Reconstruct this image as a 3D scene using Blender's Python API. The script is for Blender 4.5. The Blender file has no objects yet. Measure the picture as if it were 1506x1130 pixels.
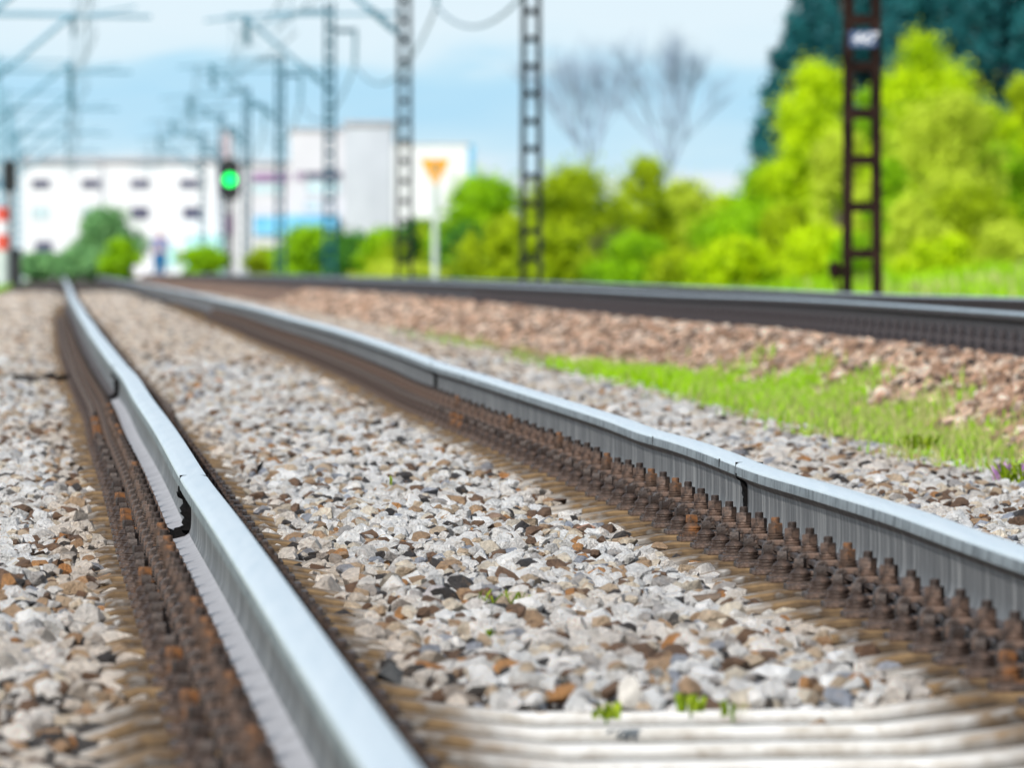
import bpy, bmesh, math, random
import numpy as np
from mathutils import Vector, Matrix
PI = math.pi
sc = bpy.context.scene
col = sc.collection
rnd = random.Random(7)
F = 16000.0          # focal length in photo pixels
CZ = 1.0             # height of the camera above world zero
HY = 400.0           # photo row of the horizon

# ------------------------------------------------------------------ curves of the track (camera height = 0)
_T = np.arange(-40, 3001, 1.0)
def table(ys, vs, k):
    v = np.interp(_T, ys, vs)
    pad = np.pad(v, k, mode='edge')
    pad[:k] = v[0] - (v[1]-v[0])*np.arange(k, 0, -1)
    ker = np.hanning(2*k+3)[1:-1]; ker /= ker.sum()
    return np.convolve(pad, ker, mode='valid')
ZR = table([-40, 70, 100, 130, 175, 300, 400, 900, 3000], [-.66+.00406*-40, -.66+.00406*70, -.322, -.295, -.275, -.235, -.225, -.30, -.5], 9)
BD = table([-40, 73, 120, 175, 300, 400, 900, 3000], [0, 0, .10, .30, .72, 1.05, 2.9, 10.2], 14)
DZ2 = table([-40, 54, 71, 83, 107, 141, 400, 3000], [.225, .22, .19, .165, .155, .146, .13, .13], 9)
def zr(Y): return np.interp(Y, _T, ZR)
def xl(Y): return -719/F*np.asarray(Y, float) + .443 + np.interp(Y, _T, BD)
def wobL(Y): return .022*np.exp(-((Y-48)/6.0)**2) + .012*np.exp(-((Y-35)/5.5)**2)
def dipL(Y): return .020 - .004*np.exp(-((Y-28.0)/2.3)**2) - .004*np.exp(-((Y-51)/2.8)**2) + .003*np.sin(np.asarray(Y)*.35)
def wobR(Y): return .01*np.sin(np.asarray(Y)*.21+1)
def dipR(Y): return .036 - .008*np.exp(-((Y-28.6)/1.7)**2) - .006*np.exp(-((Y-50.5)/2.6)**2) + .005*np.exp(-((Y-24.0)/1.6)**2) - .006*np.exp(-((Y-34)/1.2)**2)
def dz2(Y): return np.interp(Y, _T, DZ2)
U2 = 4.54            # second track's near rail
def P(u, z, Y):      # point of the track frame -> world
    return (float(xl(Y)+u), float(Y), float(zr(Y)+z+CZ))
def pix(px, py, Y):  # a photo pixel at depth Y -> world x, z
    return (px-753)/F*Y, (HY-py)/F*Y + CZ

# ------------------------------------------------------------------ materials
def new_mat(name):
    m = bpy.data.materials.new(name); m.use_nodes = True
    nt = m.node_tree; b = nt.nodes['Principled BSDF']
    return m, nt, b
def N(nt, t, **kw):
    n = nt.nodes.new(t)
    for k, v in kw.items():
        if k in n.inputs.keys(): n.inputs[k].default_value = v
        else: setattr(n, k, v)
    return n
def noise_mat(name, c1, c2, scale=8, rough=.7, metal=0, bump=.2, stretch=None, c3=None, detail=6, coord='Object', bscale=None, bdist=.01):
    m, nt, b = new_mat(name); L = nt.links.new
    tc = N(nt, 'ShaderNodeTexCoord'); mp = N(nt, 'ShaderNodeMapping')
    L(tc.outputs[coord], mp.inputs[0])
    if stretch: mp.inputs['Scale'].default_value = stretch
    nz = N(nt, 'ShaderNodeTexNoise', Scale=scale, Detail=detail, Roughness=.62); L(mp.outputs[0], nz.inputs['Vector'])
    cr = N(nt, 'ShaderNodeValToRGB'); L(nz.outputs[0], cr.inputs[0])
    e = cr.color_ramp.elements
    e[0].position = .35; e[0].color = (*c1, 1); e[1].position = .66; e[1].color = (*c2, 1)
    if c3:
        x = e.new(.5); x.color = (*c3, 1)
    L(cr.outputs[0], b.inputs['Base Color'])
    b.inputs['Roughness'].default_value = rough; b.inputs['Metallic'].default_value = metal
    if bump:
        nb = N(nt, 'ShaderNodeTexNoise', Scale=bscale or scale*4, Detail=5); L(mp.outputs[0], nb.inputs['Vector'])
        bp = N(nt, 'ShaderNodeBump', Strength=bump, Distance=bdist); L(nb.outputs[0], bp.inputs['Height']); L(bp.outputs[0], b.inputs['Normal'])
    return m

M = {}
M['rail_top'] = noise_mat('rail_top', (.80,.87,.91), (.93,.97,.98), 5, .27, .62, .03, (8, .18, 8), bscale=60, bdist=.001)
M['rail_side'] = noise_mat('rail_side', (.07,.072,.076), (.30,.30,.295), 16, .5, .35, .3, (1, 1, .10), c3=(.13,.132,.135), bscale=40, bdist=.003)
M['rail_gauge'] = noise_mat('rail_gauge', (.06,.07,.078), (.27,.30,.315), 12, .5, .4, .3, (2, 1, 1), c3=(.20,.225,.235), bscale=40, bdist=.002)
M['rail_foot'] = noise_mat('rail_foot', (.28,.265,.27), (.50,.48,.49), 10, .5, .2, .2, (1, 3, 1), bscale=60, bdist=.002)
M['rail_dark_top'] = noise_mat('rail_dark_top', (.35,.42,.46), (.6,.66,.7), 4, .28, .9, .0, (6, .3, 6))
M['rail_dark'] = noise_mat('rail_dark', (.018,.014,.016), (.06,.048,.05), 8, .7, .1, .2, (1, 4, 1))
M['rust'] = noise_mat('rusty_iron', (.016,.010,.008), (.15,.095,.07), 30, .55, .3, .5, c3=(.055,.036,.028), bscale=150, bdist=.004)
M['rust_orange'] = noise_mat('orange_rust', (.03,.018,.012), (.26,.10,.025), 22, .75, .1, .5, c3=(.075,.042,.026), bscale=150, bdist=.004)
M['iron_dark'] = noise_mat('dark_mast_iron', (.010,.005,.004), (.028,.014,.011), 6, .9, 0, .2)
M['iron_mid'] = noise_mat('weathered_mast_iron', (.005,.006,.007), (.018,.020,.022), 6, .9, 0, .2)
M['iron_far'] = noise_mat('haze_tinted_mast_iron', (.002,.045,.07), (.006,.07,.10), 3, .8, 0, 0)  # blue-grey distance haze painted into the iron colour of the far masts
M['wire'] = noise_mat('overhead_wire', (.10,.20,.26), (.16,.28,.34), 1, .6, .2, 0)
M['tube'] = noise_mat('cantilever_tube', (.14,.29,.38), (.21,.37,.47), 1, .6, .2, 0)
M['insulator'] = noise_mat('insulator', (.04,.13,.18), (.07,.20,.26), 3, .4, 0, 0)
M['black'] = noise_mat('black_rubber', (.002,.002,.002), (.008,.007,.007), 30, .85, 0, .5)
M['white_paint'] = noise_mat('white_wall', (.64,.64,.67), (.70,.70,.73), .3, .9, 0, 0)
M['grey_wall'] = noise_mat('grey_wall', (.33,.35,.40), (.50,.52,.57), .15, .9, 0, 0, (1,1,.5))
M['cream_wall'] = noise_mat('pale_wall', (.50,.49,.53), (.60,.59,.62), .2, .9, 0, 0)
M['roof_grey'] = noise_mat('roof_edge', (.30,.29,.32), (.42,.41,.44), 1, .9, 0, 0)
M['pane'] = noise_mat('window_pane', (.03,.03,.08), (.08,.08,.15), 1, .3, 0, 0)
M['pane_light'] = noise_mat('pale_window_pane', (.45,.58,.62), (.55,.68,.72), 1, .3, 0, 0)
M['blue_panel'] = noise_mat('blue_panel', (.08,.34,.60), (.20,.52,.74), 1, .6, 0, 0)
M['teal_panel'] = noise_mat('teal_panel', (.32,.60,.62), (.45,.72,.72), 1, .7, 0, 0)
M['pink'] = noise_mat('faded_pink', (.55,.46,.52), (.62,.53,.58), 1, .9, 0, 0)
M['purple_pane'] = noise_mat('purple_pane', (.20,.10,.24), (.34,.18,.36), 1, .5, 0, 0)
M['signal_black'] = noise_mat('signal_black', (.004,.006,.007), (.012,.014,.016), 8, .6, 0, 0)
M['orange'] = noise_mat('orange_enamel', (.78,.31,.0), (.84,.36,.0), 2, .5, 0, 0)
M['sign_rim'] = noise_mat('sign_rim', (.75,.70,.62), (.8,.76,.7), 2, .5, 0, 0)
M['sign_mark'] = noise_mat('sign_mark', (.22,.13,.02), (.28,.17,.03), 2, .6, 0, 0)
M['pale_post'] = noise_mat('pale_post', (.42,.50,.46), (.55,.60,.56), 3, .7, .1, 0)
M['plate_blue'] = noise_mat('plate_blue', (.03,.06,.14), (.05,.09,.18), 3, .5, 0, 0)
M['plate_white'] = noise_mat('plate_white', (.75,.75,.80), (.82,.82,.86), 3, .5, 0, 0)
M['red_paint'] = noise_mat('red_paint', (.55,.05,.03), (.66,.09,.05), 3, .6, 0, 0)
M['skin'] = noise_mat('skin', (.42,.22,.17), (.50,.28,.22), 3, .6, 0, 0)
M['shirt'] = noise_mat('pale_lilac_cloth', (.16,.18,.34), (.25,.27,.45), 6, .9, 0, 0)
M['trousers'] = noise_mat('blue_cloth', (.002,.09,.24), (.005,.15,.34), 6, .9, 0, 0)
M['hair'] = noise_mat('brown_hair', (.16,.09,.06), (.22,.13,.09), 9, .8, 0, 0)
M['shoe'] = noise_mat('shoe', (.03,.03,.04), (.05,.05,.06), 9, .8, 0, 0)
M['concrete_far'] = noise_mat('track_concrete', (.20,.16,.13), (.40,.34,.28), 5, .9, 0, .3)

M['black'].node_tree.nodes['Principled BSDF'].inputs['Specular IOR Level'].default_value = .08
for _k in ('iron_dark', 'iron_mid', 'iron_far', 'tube'): M[_k].node_tree.nodes['Principled BSDF'].inputs['Specular IOR Level'].default_value = .12
def green_lamp():
    m, nt, b = new_mat('lit_green_lens')
    b.inputs['Base Color'].default_value = (0, .5, .1, 1)
    b.inputs['Emission Color'].default_value = (.0, 1, .13, 1); b.inputs['Emission Strength'].default_value = 3.2
    return m
M['green_lamp'] = green_lamp()

def concrete():
    m, nt, b = new_mat('sleeper_concrete'); L = nt.links.new
    tc = N(nt, 'ShaderNodeTexCoord'); ob = tc.outputs['Object']
    oi = N(nt, 'ShaderNodeObjectInfo')
    ad = N(nt, 'ShaderNodeVectorMath', operation='ADD'); L(ob, ad.inputs[0])
    sx = N(nt, 'ShaderNodeSeparateXYZ'); L(ob, sx.inputs[0])
    ml = N(nt, 'ShaderNodeMath', operation='MULTIPLY'); L(oi.outputs['Random'], ml.inputs[0]); ml.inputs[1].default_value = 50
    cb = N(nt, 'ShaderNodeCombineXYZ'); L(ml.outputs[0], cb.inputs[0]); L(cb.outputs[0], ad.inputs[1])
    nz = N(nt, 'ShaderNodeTexNoise', Scale=9, Detail=8, Roughness=.65); L(ad.outputs[0], nz.inputs['Vector'])
    cr = N(nt, 'ShaderNodeValToRGB'); L(nz.outputs[0], cr.inputs[0])
    e = cr.color_ramp.elements
    e[0].position = .33; e[0].color = (.50,.44,.36,1); e[1].position = .54; e[1].color = (.84,.81,.76,1)
    # rust and moss stain around the rail seats (|x| near .75)
    ab = N(nt, 'ShaderNodeMath', operation='ABSOLUTE'); L(sx.outputs[0], ab.inputs[0])
    sb = N(nt, 'ShaderNodeMath', operation='SUBTRACT'); L(ab.outputs[0], sb.inputs[0]); sb.inputs[1].default_value = .7525
    a2 = N(nt, 'ShaderNodeMath', operation='ABSOLUTE'); L(sb.outputs[0], a2.inputs[0])
    mr = N(nt, 'ShaderNodeMapRange'); L(a2.outputs[0], mr.inputs[0])
    mr.inputs[1].default_value = .20; mr.inputs[2].default_value = .46; mr.inputs[3].default_value = 1; mr.inputs[4].default_value = 0
    n2 = N(nt, 'ShaderNodeTexNoise', Scale=16, Detail=5); L(ad.outputs[0], n2.inputs['Vector'])
    mm = N(nt, 'ShaderNodeMath', operation='MULTIPLY'); L(mr.outputs[0], mm.inputs[0]); L(n2.outputs[0], mm.inputs[1])
    m3 = N(nt, 'ShaderNodeMath', operation='MULTIPLY', use_clamp=True); L(mm.outputs[0], m3.inputs[0]); m3.inputs[1].default_value = 2.5
    st = N(nt, 'ShaderNodeValToRGB'); L(n2.outputs[0], st.inputs[0])
    s = st.color_ramp.elements
    s[0].position = .38; s[0].color = (.05,.026,.010,1); s[1].position = .64; s[1].color = (.22,.135,.06,1)
    mx = N(nt, 'ShaderNodeMix', data_type='RGBA'); L(m3.outputs[0], mx.inputs[0]); L(cr.outputs[0], mx.inputs[6]); L(st.outputs[0], mx.inputs[7])
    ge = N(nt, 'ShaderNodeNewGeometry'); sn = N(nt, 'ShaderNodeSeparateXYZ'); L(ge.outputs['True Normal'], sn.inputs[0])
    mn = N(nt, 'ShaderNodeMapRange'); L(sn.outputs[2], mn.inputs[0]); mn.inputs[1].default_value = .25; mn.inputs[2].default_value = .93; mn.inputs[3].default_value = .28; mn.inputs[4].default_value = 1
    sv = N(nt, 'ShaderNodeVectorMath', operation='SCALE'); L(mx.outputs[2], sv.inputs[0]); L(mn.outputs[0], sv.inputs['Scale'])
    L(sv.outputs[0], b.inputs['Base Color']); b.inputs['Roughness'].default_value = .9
    nb = N(nt, 'ShaderNodeTexNoise', Scale=60, Detail=6); L(ad.outputs[0], nb.inputs['Vector'])
    bp = N(nt, 'ShaderNodeBump', Strength=.6, Distance=.006); L(nb.outputs[0], bp.inputs['Height']); L(bp.outputs[0], b.inputs['Normal'])
    return m
M['concrete'] = concrete()

def stone_mat(name, attr_type):
    m, nt, b = new_mat(name); L = nt.links.new
    at = N(nt, 'ShaderNodeAttribute', attribute_name='tint', attribute_type=attr_type)
    tc = N(nt, 'ShaderNodeTexCoord')
    nz = N(nt, 'ShaderNodeTexNoise', Scale=1.6, Detail=8, Roughness=.7); L(tc.outputs['Object'], nz.inputs['Vector'])
    mr = N(nt, 'ShaderNodeMapRange'); L(nz.outputs[0], mr.inputs[0])
    mr.inputs[1].default_value = .3; mr.inputs[2].default_value = .7; mr.inputs[3].default_value = .62; mr.inputs[4].default_value = 1.55
    vm = N(nt, 'ShaderNodeVectorMath', operation='SCALE'); L(at.outputs['Color'], vm.inputs[0]); L(mr.outputs[0], vm.inputs['Scale'])
    # earthy staining in patches
    n2 = N(nt, 'ShaderNodeTexNoise', Scale=2.3, Detail=3); L(tc.outputs['Object'], n2.inputs['Vector'])
    m2 = N(nt, 'ShaderNodeMapRange'); L(n2.outputs[0], m2.inputs[0]); m2.inputs[1].default_value = .56; m2.inputs[2].default_value = .72; m2.inputs[4].default_value = .42
    mx = N(nt, 'ShaderNodeMix', data_type='RGBA'); L(m2.outputs[0], mx.inputs[0]); L(vm.outputs[0], mx.inputs[6]); mx.inputs[7].default_value = (.30,.19,.11,1)
    L(mx.outputs[2], b.inputs['Base Color']); b.inputs['Roughness'].default_value = .85
    nb = N(nt, 'ShaderNodeTexNoise', Scale=3.5, Detail=7, Roughness=.7); L(tc.outputs['Object'], nb.inputs['Vector'])
    bp = N(nt, 'ShaderNodeBump', Strength=.75, Distance=.25); L(nb.outputs[0], bp.inputs['Height']); L(bp.outputs[0], b.inputs['Normal'])
    return m
M['stone'] = stone_mat('ballast_stone', 'INSTANCER')

def ground_mat():
    m, nt, b = new_mat('ground_surface'); L = nt.links.new
    at = N(nt, 'ShaderNodeAttribute', attribute_name='tint'); ge = N(nt, 'ShaderNodeNewGeometry')
    vo = N(nt, 'ShaderNodeTexVoronoi', Scale=22); L(ge.outputs['Position'], vo.inputs['Vector'])
    hs = N(nt, 'ShaderNodeSeparateXYZ'); L(vo.outputs['Color'], hs.inputs[0])
    mr = N(nt, 'ShaderNodeMapRange'); L(hs.outputs[0], mr.inputs[0]); mr.inputs[3].default_value = .35; mr.inputs[4].default_value = 1.6
    vm = N(nt, 'ShaderNodeVectorMath', operation='SCALE'); L(at.outputs['Color'], vm.inputs[0]); L(mr.outputs[0], vm.inputs['Scale'])
    nz = N(nt, 'ShaderNodeTexNoise', Scale=.45, Detail=6); L(ge.outputs['Position'], nz.inputs['Vector'])
    m2 = N(nt, 'ShaderNodeMapRange'); L(nz.outputs[0], m2.inputs[0]); m2.inputs[1].default_value = .3; m2.inputs[2].default_value = .7; m2.inputs[3].default_value = .6; m2.inputs[4].default_value = 1.35
    v2 = N(nt, 'ShaderNodeVectorMath', operation='SCALE'); L(vm.outputs[0], v2.inputs[0]); L(m2.outputs[0], v2.inputs['Scale'])
    L(v2.outputs[0], b.inputs['Base Color']); b.inputs['Roughness'].default_value = .95
    bp = N(nt, 'ShaderNodeBump', Strength=.8, Distance=.03); L(vo.outputs['Distance'], bp.inputs['Height']); bp.invert = True
    L(bp.outputs[0], b.inputs['Normal'])
    return m
M['ground'] = ground_mat()

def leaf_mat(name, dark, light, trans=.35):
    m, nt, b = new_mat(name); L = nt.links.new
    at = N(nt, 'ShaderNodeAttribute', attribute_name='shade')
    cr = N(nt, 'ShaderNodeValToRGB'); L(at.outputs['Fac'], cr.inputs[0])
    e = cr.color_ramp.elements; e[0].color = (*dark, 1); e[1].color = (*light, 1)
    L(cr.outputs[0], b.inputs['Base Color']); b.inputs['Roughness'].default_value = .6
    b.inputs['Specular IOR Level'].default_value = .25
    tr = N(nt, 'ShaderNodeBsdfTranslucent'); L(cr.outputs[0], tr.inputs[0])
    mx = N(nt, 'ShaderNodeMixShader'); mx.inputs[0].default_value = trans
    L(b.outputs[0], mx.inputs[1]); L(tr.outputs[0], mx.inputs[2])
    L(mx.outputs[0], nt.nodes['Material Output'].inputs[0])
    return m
M['leaf_lime'] = leaf_mat('lime_leaves', (.22,.40,.0), (.72,.90,.002))
M['leaf_green'] = leaf_mat('spring_leaves', (.09,.26,.001), (.42,.72,.004))
M['leaf_olive'] = leaf_mat('olive_leaves', (.13,.22,.002), (.52,.66,.006))
M['leaf_pale'] = leaf_mat('pale_leaves', (.30,.40,.01), (.72,.84,.07))
M['leaf_deep'] = leaf_mat('deep_leaves', (.02,.10,.015), (.10,.32,.03))
M['leaf_conifer'] = leaf_mat('conifer_needles', (.0,.04,.055), (.02,.16,.17), .1)
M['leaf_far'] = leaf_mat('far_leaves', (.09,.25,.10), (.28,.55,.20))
M['grass'] = leaf_mat('grass_blades', (.16,.38,.002), (.50,.85,.004), .4)
M['dry_grass'] = leaf_mat('dry_grass', (.28,.30,.08), (.66,.66,.26), .4)
M['weed'] = leaf_mat('weed_leaf', (.10,.20,.005), (.38,.48,.02), .4)
M['petal'] = leaf_mat('mauve_petal', (.40,.18,.42), (.60,.34,.60), .3)
M['twig'] = noise_mat('bare_twig', (.22,.29,.40), (.34,.42,.54), 3, .9, 0, 0)
M['bark'] = noise_mat('bark', (.05,.04,.03), (.11,.09,.07), 5, .9, 0, .3)

# ------------------------------------------------------------------ mesh helpers
def tag(o, label=None, cat=None, group=None, kind=None):
    if label: o['label'] = label
    if cat: o['category'] = cat
    if group: o['group'] = group
    if kind: o['kind'] = kind
    return o
def link(name, me, parent=None, loc=(0,0,0)):
    o = bpy.data.objects.new(name, me); col.objects.link(o); o.location = loc
    if parent: o.parent = parent
    return o
def empty(name, loc=(0,0,0), rz=0):
    o = bpy.data.objects.new(name, None); o.empty_display_size = .2; col.objects.link(o)
    o.location = loc; o.rotation_euler.z = rz; return o
class MB:
    def __init__(s): s.v = []; s.f = []; s.m = []
    def add(s, vs, fs, mi=0):
        b = len(s.v); s.v += [tuple(p) for p in vs]; s.f += [tuple(b+i for i in f) for f in fs]; s.m += [mi]*len(fs)
    def box(s, c, d, mi=0, rz=0, taper=1):
        x, y, z = d[0]/2, d[1]/2, d[2]/2; R = Matrix.Rotation(rz, 3, 'Z'); C = Vector(c); vs = []
        for k, (a, b_) in enumerate(((-1,-1),(1,-1),(1,1),(-1,1))*2):
            t = 1 if k < 4 else taper
            vs.append(C + R @ Vector((a*x*t, b_*y*t, -z if k < 4 else z)))
        s.add(vs, [(3,2,1,0),(4,5,6,7),(0,1,5,4),(1,2,6,5),(2,3,7,6),(3,0,4,7)], mi)
    def tube(s, pts, r, n=8, mi=0, cap=True):
        pts = [Vector(p) for p in pts]; rs = r if isinstance(r, (list, tuple)) else [r]*len(pts); vs = []; fs = []
        for i, p in enumerate(pts):
            t = (pts[min(i+1, len(pts)-1)] - pts[max(i-1, 0)]).normalized()
            a = t.cross(Vector((0,0,1)) if abs(t.z) < .9 else Vector((1,0,0))).normalized(); b_ = t.cross(a)
            for k in range(n):
                w = 2*PI*k/n; vs.append(p + (a*math.cos(w) + b_*math.sin(w))*rs[i])
        for i in range(len(pts)-1):
            for k in range(n):
                k2 = (k+1) % n; fs.append((i*n+k, i*n+k2, (i+1)*n+k2, (i+1)*n+k))
        if cap: fs.append(tuple(range(n))[::-1]); fs.append(tuple((len(pts)-1)*n+k for k in range(n)))
        s.add(vs, fs, mi)
    def lathe(s, c, prof, n=16, mi=0, rot=0):     # prof: (radius, z)
        vs = []; fs = []
        for (r, z) in prof:
            for k in range(n):
                w = 2*PI*k/n + rot; vs.append((c[0]+r*math.cos(w), c[1]+r*math.sin(w), c[2]+z))
        for i in range(len(prof)-1):
            for k in range(n):
                k2 = (k+1) % n; fs.append((i*n+k, i*n+k2, (i+1)*n+k2, (i+1)*n+k))
        fs.append(tuple(range(n))[::-1]); fs.append(tuple((len(prof)-1)*n+k for k in range(n)))
        s.add(vs, fs, mi)
    def mesh(s, name, mats, smooth=None, bevel=0, seg=2):
        me = bpy.data.meshes.new(name); me.from_pydata(s.v, [], s.f)
        for m in (mats if isinstance(mats, (list, tuple)) else [mats]): me.materials.append(m)
        me.polygons.foreach_set('material_index', s.m)
        if bevel:
            bm = bmesh.new(); bm.from_mesh(me); bmesh.ops.remove_doubles(bm, verts=bm.verts, dist=1e-5)
            es = [e for e in bm.edges if len(e.link_faces) == 2 and e.calc_face_angle(0) > .6]
            bmesh.ops.bevel(bm, geom=es, offset=bevel, segments=seg, profile=.6, affect='EDGES'); bm.to_mesh(me); bm.free()
        if smooth:
            me.polygons.foreach_set('use_smooth', [True]*len(me.polygons)); me.set_sharp_from_angle(angle=math.radians(smooth))
        me.update(); return me
    def build(s, name, mats, parent=None, loc=(0,0,0), **kw): return link(name, s.mesh(name, mats, **kw), parent, loc)

def quads(name, verts, mat, shade=None, nv=4):    # verts (n*nv,3) numpy
    n = len(verts)//nv; me = bpy.data.meshes.new(name)
    me.vertices.add(n*nv); me.vertices.foreach_set('co', verts.astype(np.float32).ravel())
    me.loops.add(n*nv); me.loops.foreach_set('vertex_index', np.arange(n*nv, dtype=np.int32))
    me.polygons.add(n); me.polygons.foreach_set('loop_start', np.arange(0, n*nv, nv, dtype=np.int32))
    me.polygons.foreach_set('loop_total', np.full(n, nv, dtype=np.int32))
    me.materials.append(mat)
    if shade is not None:
        a = me.attributes.new('shade', 'FLOAT', 'POINT'); a.data.foreach_set('value', np.repeat(shade, nv).astype(np.float32))
    me.update(); me.validate(); return me

# ------------------------------------------------------------------ ground
def hb(u, Y):         # ballast level relative to the rail top
    us = [-400, -30, -6, -3.2, -1.5, -.9, -.5, -.36, -.25, -.19, .19, .25, .36, .5, .75, 1.0, 1.14, 1.25, 1.31, 1.7, 1.76, 1.9, 2.05, 2.6, 3.2, 3.6]
    hs = [-.75, -.6, -.62, -.60, -.24, -.196, -.194, -.198, -.215, -.25, -.25, -.215, -.202, -.196, -.192, -.196, -.202, -.215, -.25, -.25, -.22, -.20, -.196, -.21, -.275, -.285]
    d = dz2(Y)
    base = np.interp(u, us, hs)
    mid = np.clip(1-(np.abs(np.asarray(u)-.7525)-.75)/.30, 0, 1)*np.clip((19.6-Y)/.5, 0, 1)
    base = base - .095*mid
    s2 = [3.6, 3.76, 4.10, 4.36, 6.3, 7.2, 8.6, 10, 13, 17, 40, 400]
    v2 = np.stack([np.full_like(d, -.285), -.20+0*d, d-.205, d-.21, d-.21, d-.22, -.42+0*d, -.46+0*d, -.18+0*d, .25+0*d, .7+0*d, 1.0+0*d])
    out = base.copy() if hasattr(base, 'copy') else base
    idx = np.searchsorted(s2, u).clip(1, len(s2)-1)
    a = np.array(s2)[idx-1]; b_ = np.array(s2)[idx]; t = ((u-a)/(b_-a)).clip(0, 1)
    k = np.arange(len(u)) if np.ndim(u) else 0
    hi = v2[idx-1, k]*(1-t) + v2[idx, k]*t
    return np.where(u > 3.6, hi, base)
def rise_fade(u, Y):  # the grassy bank on the right only stands in the middle distance
    k = np.clip((Y-60)/50, 0, 1) * np.clip(1-(Y-420)/300, 0, 1)
    return k

def make_ground():
    us = np.unique(np.round(np.concatenate([np.array([-400,-200,-100,-60,-30,-15,-10,-6,-4.5,-3.2,-2.4]), np.arange(-1.5, 9.0, .1), np.arange(9, 20, .6), np.array([24,30,40,60,100,200,400])]), 3))
    Ys = np.concatenate([np.arange(-30, 12, 3.), np.arange(12, 100, .5), np.arange(100, 200, 2.), np.arange(200, 600, 10.), np.arange(600, 3001, 100.)])
    U, Y = np.meshgrid(us, Ys); u = U.ravel(); y = Y.ravel()
    h = hb(u, y); flat = np.where(u > 8.6, -.46, h); k = rise_fade(u, y); h = np.where(u > 8.6, flat*(1-k)+h*k, h)
    r = np.random.RandomState(3); h += np.where((u > -1.2) & (u < 8), r.uniform(-.008, .008, len(h)), r.uniform(-.05, .05, len(h))*(y < 500))
    x = xl(y)+u; z = zr(y)+h+CZ - .018*((u > -1.4) & (u < 7.2))
    me = bpy.data.meshes.new('ground'); nu, ny = len(us), len(Ys)
    vs = np.stack([x, y, z], 1)
    i = np.arange(nu*ny).reshape(ny, nu); q = np.stack([i[:-1,:-1], i[:-1,1:], i[1:,1:], i[1:,:-1]], -1).reshape(-1, 4)
    me.from_pydata(vs.tolist(), [], q.tolist())
    c = np.zeros((len(u), 4)); c[:, 3] = 1
    g1 = np.array([.06,.042,.03]); g2 = np.array([.20,.12,.08]); gr = np.array([.13,.26,.01]); gd = np.array([.26,.27,.10])
    t2 = np.clip((u-3.3)/.3, 0, 1)[:, None]; base = g1*(1-t2)+g2*t2
    gras = np.clip((u-8.0)/.6, 0, 1) + np.clip((-2.2-u)/1.0, 0, 1); gras = np.clip(gras, 0, 1)[:, None]
    nz = (.5+.5*np.sin(x*.35+np.sin(y*.03)*3))[:, None]
    c[:, :3] = base*(1-gras) + gras*(gr*(1-.45*nz)+gd*.45*nz)
    a = me.color_attributes.new('tint', 'FLOAT_COLOR', 'POINT'); a.data.foreach_set('color', c.ravel())
    me.materials.append(M['ground']); me.polygons.foreach_set('use_smooth', [True]*len(me.polygons)); me.update()
    o = link('ground', me); tag(o, kind='structure'); return o
make_ground()

# ------------------------------------------------------------------ rails
LW = None
TOPP = [(-.0368,-.013), (-.0352,-.0065), (-.0305,-.0030), (-.013,-.0004), (.013,-.0004), (.0305,-.0030), (.0352,-.0065), (.0368,-.013)]
HEAD = [(.0368,-.013), (.0378,-.036), (.034,-.041), (.016,-.050), (.0105,-.058)]
WEB = [(.0105,-.058), (.0088,-.075), (.0085,-.100), (.0100,-.118), (.0150,-.130)]
FOOT = [(.0150,-.130), (.026,-.1375), (.050,-.1435), (.074,-.148), (.0755,-.150), (.0755,-.160)]
def tall(p): return [(a, b_ if b_ > -.06 else b_-.02*min(1, (-b_-.06)/.07)) for a, b_ in p]
WEB = tall(WEB); FOOT = tall(FOOT)
def sweep(name, prof, fx, fz, Ys, mat, parent, closed=False):
    vs = []; fs = []; n = len(prof)
    for Y in Ys:
        X = float(fx(Y)); Z = float(fz(Y))
        for (a, b_) in prof: vs.append((X+a, Y, Z+b_))
    for i in range(len(Ys)-1):
        for k in range(n-1 if not closed else n):
            k2 = (k+1) % n; fs.append((i*n+k, i*n+k2, (i+1)*n+k2, (i+1)*n+k))
    mb = MB(); mb.add(vs, fs)
    if closed: mb.add([vs[k] for k in range(n)], [tuple(range(n))]); mb.add([vs[-n+k] for k in range(n)], [tuple(range(n))[::-1]])
    return mb.build(name, mat, parent, smooth=30)
def ysamp(a, b_):
    Y = a; out = []
    while Y < b_:
        out.append(Y); Y += .25 if Y < 60 else (.6 if Y < 100 else (2 if Y < 250 else 12))
    out.append(b_); return out
def mir(p): return [(-a, b_) for a, b_ in reversed(p)]
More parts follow.
